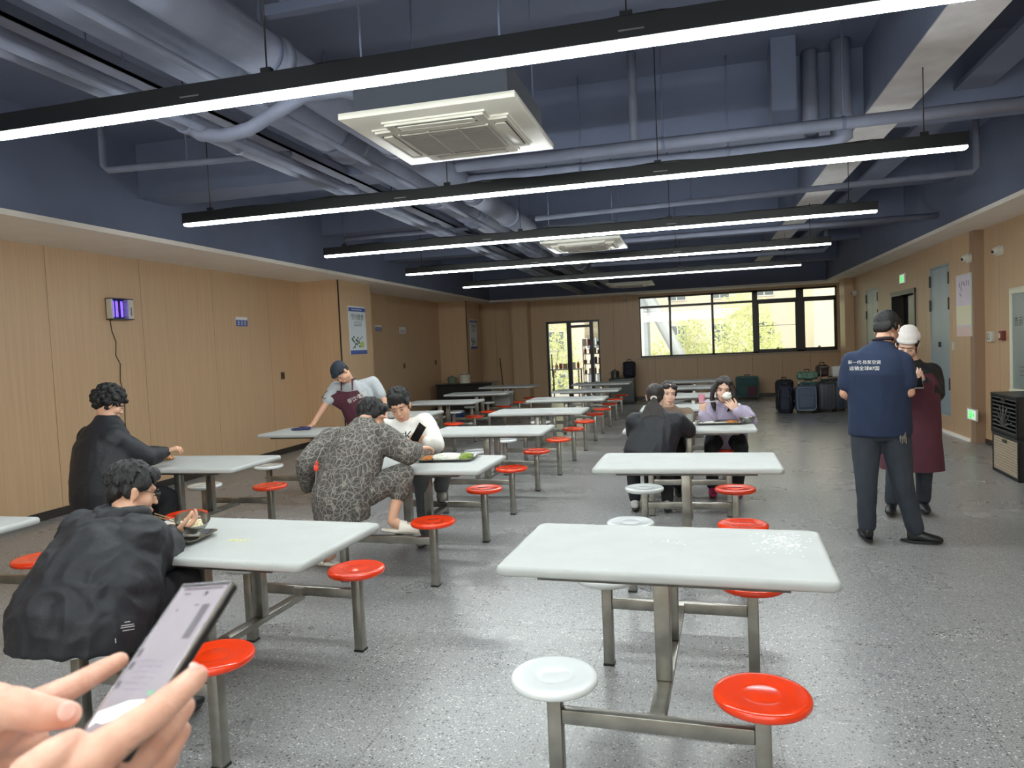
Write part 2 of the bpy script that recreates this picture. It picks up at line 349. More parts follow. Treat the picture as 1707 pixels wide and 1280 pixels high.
# ================================================================== dining tables with fixed stools
def seat_mesh(m, name, parent, x, y):
    b = MB(); R_ = .152
    prof = [(0, .449), (.055, .449), (.062, .4475), (.069, .4495), (.085, .4505), (.115, .4525), (.132, .4535), (.143, .452), (.15, .446), (R_, .438), (.151, .43), (.147, .424), (.142, .421), (.138, .424), (.13, .43), (0, .43)]
    b.lathe(prof, (x, y, 0), 40); return b.build(name, m, parent, smooth=60)
def post(b, x, y, z0, z1, w, d): b.b2((x-w/2, y-d/2, z0), (x+w/2, y+d/2, z1), bev=.005, seg=2)
def make_table():
    r = empty('dining_table', (0, 0, 0))
    b = MB(); loops = []
    for ins, z in ((.03, .715), (.006, .716), (0, .722), (0, .738), (.003, .746), (.01, .7505), (.02, .7515), (.028, .7495), (.034, .748)):
        w_, d_, rr = .61-ins, .35-ins, .035-ins*.5; lp = []
        for k, (qx, qy) in enumerate(((1, 1), (-1, 1), (-1, -1), (1, -1))):
            for j in range(6):
                a_ = k*PI/2+j*PI/10; lp.append(b.bm.verts.new((qx*(w_-rr)+rr*math.cos(a_), qy*(d_-rr)+rr*math.sin(a_), z)))
        loops.append(lp)
    for p, q in zip(loops, loops[1:]):
        for i in range(24): b.bm.faces.new((p[i], p[(i+1) % 24], q[(i+1) % 24], q[i]))
    b.bm.faces.new(loops[-1]); b.bm.faces.new(loops[0][::-1])
    b.build('tabletop', M['fibre'], r, smooth=50)
    b = MB()
    for yy in (-.3, .3): b.b2((-.45, yy-.02, .7), (.45, yy+.02, .715))
    for xx in (-.43, 0, .43): b.b2((xx-.02, -.28, .7), (xx+.02, .28, .7149))
    b.build('top_bracket', M['steeld'], r)
    for yy in (-.19, .19): b = MB(); post(b, 0, yy, .3, .7, .06, .05); b.build('post', M['steel'], r, smooth=30)
    b = MB(); b.b2((-.03, -.53, .285), (.03, .53, .3), bev=.003); b.b2((-.028, -.53, .27), (.028, .53, .285)); b.build('long_beam', M['steel'], r, smooth=30)
    for yy in (-.55, .55):
        b = MB(); b.b2((-.315, yy-.02, .285), (.315, yy+.02, .335), bev=.004); b.b2((-.03, yy-.04*(1 if yy > 0 else -1)-.01, .28), (.03, yy-.012*(1 if yy > 0 else -1), .334)); b.build('crossbar', M['steel'], r, smooth=30)
        for xx in (-.34, .34):
            b = MB(); post(b, xx, yy, 0.004, .424, .05, .05); b.b2((xx-.06, yy-.06, .422), (xx+.06, yy+.06, .43)); sp_ = b.build('seat_post', M['steel'], r, smooth=30)
            b = MB(); b.b2((xx-.0265, yy-.0265, 0), (xx+.0265, yy+.0265, .012)); b.build('foot_cap', M['black'], sp_)
            seat_mesh(M['seatw'] if xx < 0 else M['red'], 'seat', r, xx, yy)
    return r
def copy_tree(o, parent=None):
    c = o.copy(); link(c, parent)
    for ch in o.children: copy_tree(ch, c)
    return c
base = make_table()
rows = ['nearest the camera', 'second from the camera', 'third from the camera', 'fourth from the camera', 'fifth from the camera', 'sixth from the camera', 'farthest from the camera']
T_ = []
for i, (x, y, rz) in enumerate([(-.145, 2.92, -.045), (-.09, 5.1, -.01), (-.09, 7.14, 0), (-.08, 9.25, 0), (-.06, 11.3, 0), (-.05, 13.3, 0), (-.05, 15.3, 0)]):
    T_.append((x, y, rz, ['white four-stool table alone in the right foreground, wet patch on its corner', 'bare white table between the foreground table and the three women', 'white table where the three women eat, tray and bowl on it',
      'white table directly behind the three women', 'white table in the right row, second behind the women', 'white table in the right row, third behind the women', 'white table in the right row, farthest one towards the window'][i], 'right row of dining tables'))
for i, (x, y, rz) in enumerate([(-2.155, 2.92, -.05), (-2.07, 5.06, -.03), (-2.07, 7.12, 0), (-2.0, 9.17, 0), (-1.98, 11.2, 0), (-1.97, 13.2, 0), (-1.97, 15.4, 0)]):
    T_.append((x, y, rz, ['white table where the man in glasses eats, food scrap in its middle', 'white table with the rice tray, between the leopard jacket and the white sweatshirt', 'empty white table just behind the white sweatshirt man',
      'white table in the middle row, second behind the white sweatshirt man', 'white table in the middle row, third from its far end', 'white table in the middle row, last but one before the glass door', 'white table in the middle row, nearest the glass door'][i], 'middle row of dining tables'))
for i, (x, y, rz) in enumerate([(-4.2, 2.88, 0), (-4.08, 5.12, 0), (-4.1, 7.28, 0), (-4.05, 9.17, 0), (-4.05, 11.2, 0), (-4.05, 13.2, 0), (-4.0, 15.3, 0)]):
    T_.append((x, y, rz, ['white table cut off by the left edge of the photo', 'white table where the curly-haired man sits, orange wrapper on it', 'white table being wiped by the worker in the apron',
      'white table behind the worker in the apron', 'white table in the left row, blue bucket behind it', 'white table in the left row, last but one', 'white table in the left row, farthest one, near the black counter'][i], 'left row of dining tables'))
for i, (x, y, rz, lab, gr) in enumerate(T_):
    o = base if i == 0 else copy_tree(base)
    o.location = (x, y, 0); o.rotation_euler.z = rz; tag(o, lab, 'dining table', gr)
# ================================================================== ceiling things
def lamp(y, label, x0=-4.2, x1=1.75, z=2.75, lit=1):
    r = empty('linear_lamp', ((x0+x1)/2, y, z)); L_ = (x1-x0)/2
    b = MB(); b.b2((-L_, -.04, .012), (L_, .04, .1), bev=.003); b.build('housing', M['black'], r)
    b = MB(); b.b2((-L_+.004, -.026, -.007), (L_-.004, .026, .011)); b.build('diffuser', M['tube' if lit else 'tubed'], r)
    for s in (-1, 1):
        b = MB(); b.b2((s*L_-.004, -.041, -.004), (s*L_+.004, .041, .101)); b.build('end_cap', M['black'], r)
    for x in (-L_+.25, -.6, 1.0, L_-.25):
        b = MB(); b.tube([(x, 0, .1), (x, 0, CZ-z-.002)], .004, 6); b.box((x, 0, .115), (.05, .03, .03)); b.build('hanger', M['black'], r)
    for x in (-.98, 1.02):
        b = MB(); b.b2((x-.05, -.043, .04), (x+.05, -.04, .046)); b.build('joint_clip', M['steel'], r)
    b = MB(); n = 30; b.tube([(-L_+.3+(2*L_-.5)*i/n, .01, .108+.012*math.sin(i*1.3)*math.sin(i*.37)) for i in range(n+1)], .006, 6); b.build('cable', M['black'], r)
    tag(r, label, 'ceiling lamp', 'long linear ceiling lamps'); return r
lamp(2.94, 'long black linear lamp nearest overhead, running out of the top of the photo', -4.2, 1.75)
lamp(5.37, 'long black linear lamp just behind the big ceiling cassette')
lamp(7.78, 'long black linear lamp just before the second ceiling cassette, third one back')
lamp(10.25, 'long black linear lamp just behind the second ceiling cassette')
lamp(13.0, 'dim thin linear lamp farthest back, in front of the third cassette', lit=0)
lamp(.5, 'linear lamp behind the one nearest overhead, outside the photo'); lamp(-1.9, 'linear lamp by the rear window, outside the photo')

def cassette():
    r = empty('ceiling_air_conditioner', (0, 0, 0)); S, D = .475, .5
    b = MB(); b.b2((-S, -D, 0), (S, D, .035), bev=.006); b.build('panel', M['white'], r, smooth=30)
    b = MB(); b.b2((-.42, -.42, .035), (.42, .42, .22)); b.build('casing', mat('casing_slate', (58, 62, 72), .8), r)
    b = MB(); vs = b.b2((-.385, -.385, -.022), (.385, .385, .005))
    es = [e for e in b.bm.edges if abs(e.verts[0].co.z-e.verts[1].co.z) > .01]; bmesh.ops.bevel(b.bm, geom=es, offset=.1, segments=6, affect='EDGES')
    es = [e for e in b.bm.edges if all(v.co.z < -.02 for v in e.verts)]; bmesh.ops.bevel(b.bm, geom=es, offset=.012, segments=2, affect='EDGES'); b.build('raised_face', M['white'], r, smooth=30)
    b = MB()
    for i in range(22): b.box((0, -.21+.42*i/21, -.026), (.5, .009, .01))
    for x in (-.25, -.085, .085, .25): b.box((x, 0, -.0265), (.012, .45, .012))
    b.build('intake_grille', mat('grille_grey', (168, 164, 156), .5), r)
    b = MB(); b.b2((-.245, -.215, -.0235), (.245, .215, -.0222)); b.build('filter', mat('filter_grey', (84, 80, 76), .8), r)
    for a in range(4):
        rt = Matrix.Rotation(a*PI/2, 4, 'Z'); b = MB()
        v1 = b.b2((-.21, -.35, -.028), (.21, -.29, -.021), bev=.008, seg=3); bmesh.ops.transform(b.bm, matrix=rt, verts=b.bm.verts[:]); b.build('louvre', M['white'], r, smooth=40)
        b = MB(); b.b2((-.22, -.358, -.0235), (.22, -.346, -.0215)); b.b2((-.22, -.294, -.0235), (.22, -.288, -.0215)); bmesh.ops.transform(b.bm, matrix=rt, verts=b.bm.verts[:]); b.build('outlet_slot', mat('slot_dark', (52, 54, 56), .7), r)
    b = MB()
    for k in range(16):
        a0 = 2*PI*k/16; b.box((.05+.018*math.cos(a0), .245+.012*math.sin(a0), -.024), (.006, .004, .003))
    b.build('badge', mat('badge_grey', (120, 118, 116), .4, metal=.5), r)
    b = MB(); b.b2((-.11, .235, -.0245), (.03, .25, -.0225)); b.build('indicator_slot', mat('slot_dark', (52, 54, 56), .7), r)
    for x in (-.38, .38):
        for y in (-.38, .38): b = MB(); b.tube([(x, y, .22), (x, y, CZ-2.8-.002)], .006, 6); b.build('hanger', M['slate'], r)
    return r
c0 = cassette(); c0.location = (-1.29, 3.98, 2.8); tag(c0, 'large white ceiling cassette air conditioner between the two nearest lamps', 'air conditioner', 'ceiling cassettes')
c1 = copy_tree(c0); c1.location = (-1.29, 9.0, 2.8); tag(c1, 'white ceiling cassette air conditioner above the middle row, second one back', 'air conditioner')
c2 = copy_tree(c0); c2.location = (-1.3, 15.6, 2.8); tag(c2, 'white ceiling cassette air conditioner farthest back, left of the window', 'air conditioner')

def pipe(name, pts, r, label, cat='pipe', m='slate_l', hang=(), collars=(), group=None):
    b = MB()
    b.tube(pts, r, 20 if r > .05 else 10)
    o = b.build(name, M[m]); tag(o, label, cat, group)
    for p in collars:
        c = MB(); p = Vector(p); d = (Vector(pts[-1])-Vector(pts[0])).normalized(); c.tube([p-d*.03, p+d*.03], r*1.12, 20); c.build('collar', M[m], o)
    for p in hang:
        p = Vector(p); c = MB(); c.tube([p+Vector((0, 0, r*.9)), (p.x, p.y, CZ-.002)], .008, 6); c.build('hanger_rod', M['slate'], o)
        c = MB(); c.tube([p-Vector((0, .012, 0)), p+Vector((0, .012, 0))] if abs(Vector(pts[-1]).y-Vector(pts[0]).y) > 1 else [p-Vector((.012, 0, 0)), p+Vector((.012, 0, 0))], r*1.06, 20); c.build('clamp', M['slate'], o)
    return o
ys = [1.2, 3.4, 5.0, 7.0, 8.4, 9.6, 11.7, 14, 16.4]
pipe('duct', [(-2.62, YN, 3.28), (-2.62, 19.4, 3.28)], .17, 'wide slate-painted round duct running down the hall, left of the ceiling cassettes', 'duct', collars=[(-2.62, y+.3, 3.28) for y in ys], hang=[(-2.62, y, 3.28) for y in ys[::2]], group='ducts along the hall')
pipe('duct', [(-2.14, YN, 3.17), (-2.14, 19.4, 3.17)], .12, 'slimmer slate round duct beside the wide one, on its window side', 'duct', collars=[(-2.14, y+.1, 3.17) for y in ys], hang=[(-2.14, y, 3.17) for y in ys[1::2]], group='ducts along the hall')
pipe('drain_pipe', [(-3.0, YN, 3.08), (-3.0, 4.4, 3.06), (-3.0, 10, 3.04), (-3.0, 19.4, 3.0)], .065, 'slate pipe with collars running along the left flank of the ducts', collars=[(-3.0, y, 3.06) for y in (3.9, 4.4, 6.1, 8.3, 10.4)])
pipe('conduit', [(-2.86, YN, 3.0), (-2.86, 19.4, 2.98)], .025, 'thin grey conduit running just under the left pipe')
pipe('conduit', [(-2.36, YN, 3.03), (-2.36, 19.4, 3.03)], .022, 'thin conduit slung between the two round ducts')
b = MB(); b.b2((-3.42, YN, 3.28), (-3.17, 19.3, 3.30)); b.b2((-3.42, YN, 3.28), (-3.41, 19.3, 3.36)); b.b2((-3.18, YN, 3.28), (-3.17, 19.3, 3.36)); o = b.build('cable_tray', M['slate_l']); tag(o, 'slate metal cable tray running beside the ducts on the left', 'cable tray')
for y in (1.5, 3.6, 8, 11, 15):
    for x in (-3.42, -3.17): g = MB(); g.tube([(x, y, 3.3), (x, y, CZ-.002)], .006, 6); g.build('hanger_rod', M['slate'], o)
b = MB(); b.b2((-1.75, 1.0, 3.36), (-.85, 2.8, 3.62), bev=.005); o = b.build('air_duct_box', M['slate']); tag(o, 'flat slate sheet-metal duct above the nearest lamp', 'duct')
for x in (-1.6, -1.0):
    for y in (1.2, 2.6): g = MB(); g.tube([(x, y, 3.62), (x, y, CZ-.002)], .012, 6); g.build('hanger_rod', M['slate'], o)
b = MB(); b.b2((-1.95, 3.15, 3.22), (.2, 3.2, 3.27)); o = b.build('strut_rail', M['slate']); tag(o, 'slate strut rail crossing above the big ceiling cassette', 'rail')
for x in (-1.85, -1.45, -1.05, -.5, .1):
    g = MB(); g.b2((x-.02, 3.155, 3.27), (x+.02, 3.195, CZ-.002)); g.build('drop_bar', M['slate'], o)
g = MB(); g.tube([(-1.85, 3.3, 3.55), (-1.45, 3.3, 3.6), (-1.45, 3.3, 3.75)], .03, 10); g.build('conduit', M['slate'], o)
# sagging insulated hose to the big cassette
pts = [(-3.05, 3.95, 3.06), (-2.9, 3.9, 2.97), (-2.7, 3.85, 2.93), (-2.5, 3.8, 2.93), (-2.3, 3.75, 2.98), (-2.1, 3.75, 3.06), (-1.9, 3.8, 3.08), (-1.7, 3.85, 3.02)]
pipe('insulated_hose', pts, .04, 'sagging slate insulated hose joining the ducts to the big cassette', 'hose')
pipe('insulated_hose', [(-2.95, 8.9, 3.04), (-2.6, 8.9, 3.0), (-2.2, 8.9, 3.0), (-1.7, 8.95, 3.0)], .04, 'slate insulated hose joining the ducts to the second cassette', 'hose')
# pipes across the hall
xs = [-.9, .2, 1.2, 2.2]
pipe('cross_pipe', [(-1.9, 5.85, 3.12), (3.19, 5.82, 3.12)], .045, 'slate pipe crossing the hall in front of the deep beam, right end at the bulkhead', hang=[(-.2, 5.84, 3.12), (1.1, 5.83, 3.12), (2.4, 5.82, 3.12)])
pipe('cross_pipe', [(-1.9, 6.2, 3.05), (-1.3, 6.2, 3.05), (1.05, 6.18, 3.05), (1.15, 6.18, 3.1), (1.15, 6.18, 3.84)], .07, 'thick lagged slate pipe behind the nearest lamps, turning up at its right end', hang=[(-.9, 6.19, 3.05), (.3, 6.18, 3.05)])
pipe('cross_pipe', [(-1.75, 8.25, 3.06), (2.6, 7.85, 3.06), (2.64, 7.85, 3.1), (2.64, 7.85, 3.84)], .028, 'thin slate pipe with a rising end near the right bulkhead', hang=[(0, 8.1, 3.06)])
pipe('cross_pipe', [(-4.66, 5.0, 3.84), (-4.66, 5.0, 3.22), (-4.62, 5.0, 3.18), (-3.0, 5.1, 3.16)], .025, 'thin slate pipe dropping near the left bulkhead and crossing to the ducts', hang=[(-3.9, 5.05, 3.17)])
pipe('cross_pipe', [(-4.9, 9.6, 3.25), (-3.0, 9.6, 3.25)], .025, 'thin slate pipe crossing left of the ducts above the third lamp')
pipe('cross_pipe', [(-1.9, 10.9, 3.1), (3.19, 10.9, 3.1)], .04, 'slate pipe crossing the hall above the fourth lamp')
pipe('cross_pipe', [(-1.9, 13.9, 3.1), (2.3, 14.2, 3.1), (2.35, 14.2, 3.15), (2.35, 14.2, 3.84)], .04, 'slate pipe crossing near the window end with a rising right end')
pipe('drop_pipe', [(-.42, 5.84, 3.166), (-.42, 5.84, 3.84)], .035, 'slate vertical pipe rising from the crossing pipe to the ceiling')
b = MB(); b.b2((.62, 5.95, 3.15), (.80, 6.2, 3.848)); o = b.build('boxed_riser', M['slate']); tag(o, 'slate boxed riser in front of the deep beam', 'riser')
g = MB(); g.tube([(.95, 6.33, 3.1), (.95, 6.33, 3.845)], .06, 16); o = g.build('riser_pipe', M['slate_l']); tag(o, 'thick vertical slate pipe beside the boxed riser', 'pipe')
b = MB(); b.b2((2.0, YN, 3.42), (2.25, 19.3, 3.46)); o = b.build('cable_tray', M['slate']); tag(o, 'slate cable tray running along the right side of the pale beam', 'cable tray')
for y in (2, 4.4, 9, 13): g = MB(); g.tube([(2.12, y, 3.46), (2.12, y, CZ-.002)], .006, 6); g.build('hanger_rod', M['slate'], o)
# ================================================================== people
SKIN = mat('skin', (205, 158, 132), .5, noise_amt=.05, nscale=14, spec=.4)
SKIN2 = mat('skin_fair', (222, 182, 160), .5, noise_amt=.04, nscale=14, spec=.4)
HAIR = mat('black_hair', (19, 18, 20), .6, noise_amt=.3, nscale=60, bump=.5, bscale=110, stretch=(1, 1, .35))
HAIRB = mat('brown_black_hair', (32, 25, 24), .5, noise_amt=.3, nscale=60, bump=.5, bscale=110, stretch=(1, 1, .25))
EYEM = mat('eye_dark', (28, 20, 18), .2); LIP = mat('lips', (168, 96, 88), .45); EYEW = mat('eye_white', (215, 205, 200), .3)
BLK = mat('black_cloth', (22, 24, 31), .62, noise_amt=.12, nscale=10, bump=.25, bscale=45)
BLK2 = mat('black_trouser_cloth', (22, 23, 27), .85, noise_amt=.12, nscale=12, bump=.2, bscale=60)
def V(*a): return Vector(a)
def hframe(c, f, u):
    f = Vector(f).normalized(); x = f.cross(Vector(u)).normalized(); u = x.cross(f)
    return frame(c, x, f, u)             # local x = right, y = forward, z = up
def lell(b, H, c, r, sub=3): b.ell(H @ Vector(c), r, rot=H.to_3x3(), sub=sub)
def lcone(b, H, a, c, r0, r1): b.cone(H @ Vector(a), H @ Vector(c), r0, r1)
def solid(b, name, m, parent, voxel=.01, smooth=4, wr=None, hi=None, off=0, post=None):
    """weld the overlapping pieces of b into one continuous skin"""
    me = bpy.data.meshes.new(name); bmesh.ops.recalc_face_normals(b.bm, faces=b.bm.faces); b.bm.to_mesh(me); b.bm.free()
    t = bpy.data.objects.new(name, me); link(t)
    r = t.modifiers.new('r', 'REMESH'); r.mode = 'VOXEL'; r.voxel_size = voxel
    s = t.modifiers.new('s', 'SMOOTH'); s.factor = .5; s.iterations = smooth
    bpy.context.view_layer.update()
    m2 = bpy.data.meshes.new_from_object(t.evaluated_get(bpy.context.evaluated_depsgraph_get()))
    bpy.data.objects.remove(t); bpy.data.meshes.remove(me)
    if wr:
        amp, sc_, st = wr; m2.update(); n = len(m2.vertices); out = []
        for v in m2.vertices:
            p = v.co; q = Vector((p.x*sc_*st[0], p.y*sc_*st[1], p.z*sc_*st[2]))
            q += noise.noise_vector(q*.6)*.7
            h = (1-abs(noise.noise(q))*2.4)*.7 + noise.noise(q*2.3)*.3
            out.append(p + v.normal*(h*amp))
        for v, p in zip(m2.vertices, out): v.co = p
    if post: post(m2)
    for p in m2.polygons: p.use_smooth = True
    m2.name = name; m2.materials.clear(); m2.materials.append(m)
    o = bpy.data.objects.new(name, m2); link(o)
    if parent is not None: keep(o, parent)
    return o
def keep(o, parent):
    o.parent = parent; o.matrix_parent_inverse = (Matrix.Translation(parent.location) @ parent.rotation_euler.to_matrix().to_4x4()).inverted(); return o
def kb(b, name, m, parent, smooth=40): return keep(b.build(name, m, None, smooth), parent)
def torso(b, pts, s0, s1):
    """pts: (centre, half width, half depth); the side vector turns from s0 to s1"""
    rs = []; n = len(pts)
    for i, (c, rx, ry) in enumerate(pts):
        t = (Vector(pts[min(i+1, n-1)][0])-Vector(pts[max(i-1, 0)][0])).normalized(); s = (Vector(s0).lerp(Vector(s1), i/(n-1))); s = (s-t*s.dot(t)).normalized()
        rs.append((c, s*rx, t.cross(s)*ry))
    b.loft(rs, 28); return rs
def hand(b, w, d, nrm, left=False, curl=.5, sc_=1.0, spread=.12, thumb=.5, tcurl=.3, curls=None):
    w, d, nrm = Vector(w), Vector(d).normalized(), Vector(nrm); nrm = (nrm-d*nrm.dot(d)).normalized()
    t = d.cross(nrm) * (-1 if left else 1)           # towards the thumb
    S = sc_
    b.loft([(w-d*.02*S, t*.026*S, nrm*.02*S), (w+d*.01*S, t*.029*S, nrm*.017*S), (w+d*.045*S, t*.038*S, nrm*.015*S), (w+d*.082*S, t*.041*S, nrm*.0125*S), (w+d*.094*S, t*.036*S, nrm*.010*S)], 16)
    b.cone(w+d*.02*S+t*.018*S+nrm*.006*S, w+d*.055*S+t*.03*S+nrm*.008*S, .015*S, .012*S)
    for k, (o_, L_) in enumerate(((.031, .074), (.0105, .082), (-.0105, .076), (-.031, .06))):
        c_ = curl if curls is None else curls[k]
        p = w+d*(.086-.004*abs(k-1))*S+t*o_*S; dd = (d+t*spread*(o_/.031)).normalized(); ang = 0
        for j, fr in enumerate((.44, .31, .25)):
            ang += c_*(.75 if j == 0 else 1.0); q = dd*math.cos(ang)+nrm*math.sin(ang)
            e = p+q*L_*fr*S; b.cone(p, e, (.0092-.0009*j)*S, (.0086-.001*j)*S); p = e
    p = w+d*.028*S+t*.03*S+nrm*.006*S; dd = (d*.75+t*thumb+nrm*.35).normalized()
    for j, L_ in enumerate((.036, .032, .025)):
        e = p+dd*L_*S; b.cone(p, e, (.0125-.0015*j)*S, (.011-.0013*j)*S); p = e; dd = (dd+d*tcurl+nrm*tcurl).normalized()
def face(root, H, eyes='open', m=None, s=1.0):
    for sx in (-1, 1):
        b = MB(); h_ = .0062 if eyes == 'open' else .0022
        b.ell(H @ V(sx*.031, .0835 if eyes == 'open' else .085, .006 if eyes == 'open' else .002), (.0135, .006, h_), rot=H.to_3x3(), sub=2); ey_ = kb(b, 'eye', EYEW if eyes == 'open' else EYEM, root)
        if eyes == 'open':
            b = MB(); b.ell(H @ V(sx*.031, .0885, .006), (.0062, .003, .0062), rot=H.to_3x3(), sub=2); kb(b, 'iris', EYEM, ey_)
            b = MB(); b.tube([H @ V(sx*.017, .089, .009), H @ V(sx*.03, .0915, .0135), H @ V(sx*.045, .085, .009)], .0016, 6); kb(b, 'eyelid', EYEM, ey_)
        b = MB(); b.tube([H @ V(sx*.015, .0905, .026), H @ V(sx*.03, .0915, .0305), H @ V(sx*.048, .083, .026)], [.002, .003, .0015], 6); kb(b, 'eyebrow', HAIR, root)
    b = MB(); b.ell(H @ V(0, .0925, -.062), (.021, .006, .0035), rot=H.to_3x3(), sub=2); b.ell(H @ V(0, .0915, -.068), (.015, .006, .004), rot=H.to_3x3(), sub=2); kb(b, 'mouth', LIP, root)
def head_geo(b, H, neck, nr=.052):
    lell(b, H, (0, -.014, .035), (.075, .094, .086)); lell(b, H, (0, .022, -.03), (.064, .064, .08)); lell(b, H, (0, .04, -.088), (.038, .036, .028))
    for s in (-1, 1):
        lell(b, H, (s*.036, .048, -.03), (.028, .03, .03)); lell(b, H, (s*.05, .0, -.062), (.018, .04, .03)); lell(b, H, (s*.079, -.008, -.008), (.008, .019, .031)); lell(b, H, (s*.084, -.014, .006), (.008, .014, .018))
        lell(b, H, (s*.009, .1, -.03), (.008, .01, .007), 2)
    lcone(b, H, (0, .08, .012), (0, .1, -.024), .007, .0105); lell(b, H, (0, .062, .032), (.052, .026, .016)); lell(b, H, (0, .084, -.064), (.025, .012, .013))
    b.cone(Vector(neck), H @ V(0, -.028, -.05), nr*1.08, nr)
def hair_short(b, H, top=.0, fringe=True, w=1.0, nape=.0, tuft=True):
    lell(b, H, (0, -.026, .05+top*.5), (.0855*w, .1*w, .084+top)); lell(b, H, (0, -.075, .0-nape), (.07*w, .038*w, .06))
    for s in (-1, 1): lell(b, H, (s*.072*w, .008, .045), (.016, .045, .04)); lell(b, H, (s*.074*w, -.03, .005), (.013, .03, .035))
    random.seed(11)
    for i in range(280 if tuft else 0):
        d = V(random.gauss(0, 1), random.gauss(-.15, 1), random.gauss(.45, 1)).normalized()
        if d.z < -.25 or (d.y > .55 and d.z < .55): continue
        p = V(d.x*.0855*w, d.y*.1-.026, d.z*(.084+top)+.05+top*.5); dn = V(d.x*.4, .35+.5*d.y, -.9); dn = (dn-d*dn.dot(d)).normalized()
        lcone(b, H, p-d*.002, p+dn*(.018+.014*random.random())+d*(.002+.007*random.random()), .0065, .0018)
    if fringe:
        lell(b, H, (0, .058, .088+top*.6), (.062, .036, .032+top*.5))
        for i in range(9): x = -.056+.112*i/8; lcone(b, H, (x, .066-.2*abs(x), .085), (x*1.05, .084-.35*abs(x), .046+.009*(i % 2)), .012, .004)
def strands(amp, scl=70, st=(1, 1, .3)):
    def f(me):
        me.update(); o_ = []
        for v in me.vertices:
            p = v.co; q = Vector((p.x*scl*st[0], p.y*scl*st[1], p.z*scl*st[2])); o_.append(p+v.normal*amp*(noise.noise(q)+.6*noise.noise(q*.35)))
        for v, p in zip(me.vertices, o_): v.co = p
    return f
def person(label, p, top_m, leg_m, shoe_m, skin=SKIN, sleeve='long', bulk=1.0, sl=1.0, hairfn=None, hair_m=HAIR, hair_post=None, eyes='down', top_name='jacket', hem=None, wr=(.006, 9, (1, 1, .6)), legw=1.0, cuff=None, voxel=.011, shoes=True, base=None, barefoot=False, facep=True, group=None, rings=None):
    P_ = {k: (Vector(v) if not isinstance(v, dict) else v) for k, v in p.items()}
    base = base or V(P_['pel'].x, P_['pel'].y, 0)
    root = empty('person', base); tag(root, label, 'person', group)
    H = hframe(P_['head'], P_['hf'], p.get('hu', (0, 0, 1)))
    sh = (P_['shR']-P_['shL']).normalized(); hp = (P_['hipR']-P_['hipL']).normalized()
    # body: one continuous skin, head to ankles
    b = MB(); head_geo(b, H, P_['neck'])
    torso(b, [(P_['pel'], .13, .09), (P_['pel'].lerp(P_['che'], .5), .12, .085), (P_['che'], .135, .09), (P_['neck'].lerp(P_['che'], .35), .10, .06), (P_['neck'], .055, .05)], hp, sh)
    for s in 'LR':
        b.chain([P_['sh'+s], P_['el'+s], P_['wr'+s]], [.042, .037, .025])
        b.cone(P_['neck'].lerp(P_['che'], .25), P_['sh'+s], .045, .042)
        b.chain([P_['hip'+s], P_['kn'+s], P_['an'+s]], [.07, .048, .034])
        h = p['hand'+s]; hand(b, P_['wr'+s], h['d'], h['n'], left=(s == 'L'), curl=h.get('c', .5), sc_=h.get('s', 1), thumb=h.get('t', .5))
        if barefoot: b.chain([P_['an'+s], P_['to'+s].lerp(P_['an'+s], .45)+V(0, 0, -.01), P_['to'+s]], [.034, .034, .022])
    solid(b, 'body', skin, root, voxel=.0052, smooth=3)
    if facep: face(root, H, eyes)
    if hairfn:
        b = MB(); hairfn(b, H); solid(b, 'hair', hair_m, root, voxel=.0042, smooth=1, post=hair_post or strands(.003))
    # top garment
    b = MB(); B = bulk; pel, che, nk = P_['pel'], P_['che'], P_['neck']
    up = (nk-che).normalized()
    hemc = P_.get('hem', pel-(che-pel).normalized()*.12)
    rr = rings or [(hemc, .185*B, .135*B), (pel, .19*B, .14*B), (pel.lerp(che, .5), .182*B, .135*B), (che, .19*B, .125*B), (che.lerp(nk, .55), .165*B, .095*B), (che.lerp(nk, .85), .10, .07), (nk+up*.012, .062, .06)]
    torso(b, rr, hp, sh)
    for s in 'LR':
        b.cone(che.lerp(nk, .6), P_['sh'+s], .07, .066*B)
        if sleeve == 'long': b.chain([P_['sh'+s], P_['sh'+s].lerp(P_['el'+s], .5), P_['el'+s], P_['el'+s].lerp(P_['wr'+s], .5), P_['wr'+s]], [.07*B*sl, .066*B*sl, .056*B*sl, .05*B*sl, .04*sl])
        else:
            e = P_['sh'+s].lerp(P_['el'+s], .68); b.chain([P_['sh'+s], P_['sh'+s].lerp(e, .5), e], [.066*B*sl, .064*B*sl, .06*B*sl])
    g = solid(b, top_name, top_m, root, voxel=voxel, smooth=5, wr=wr)
    # trousers
    b = MB()
    hc = (P_['hipL']+P_['hipR'])/2
    torso(b, [(hc+V(0, 0, -.07), .12*legw, .1*legw), (hc, .17*legw, .125*legw), (pel+(che-pel)*.15, .165*legw, .12*legw)], hp, hp)
    for s in 'LR':
        a = P_['an'+s]; k = P_['kn'+s]; end = k.lerp(a, cuff if cuff else .93)
        b.chain([P_['hip'+s], P_['hip'+s].lerp(k, .5), k, k.lerp(end, .5), end], [.1*legw, .09*legw, .072*legw, .064*legw, .058*legw])
    solid(b, 'trousers', leg_m, root, voxel=voxel, smooth=4, wr=(.004, 12, (1, 1, .6)))
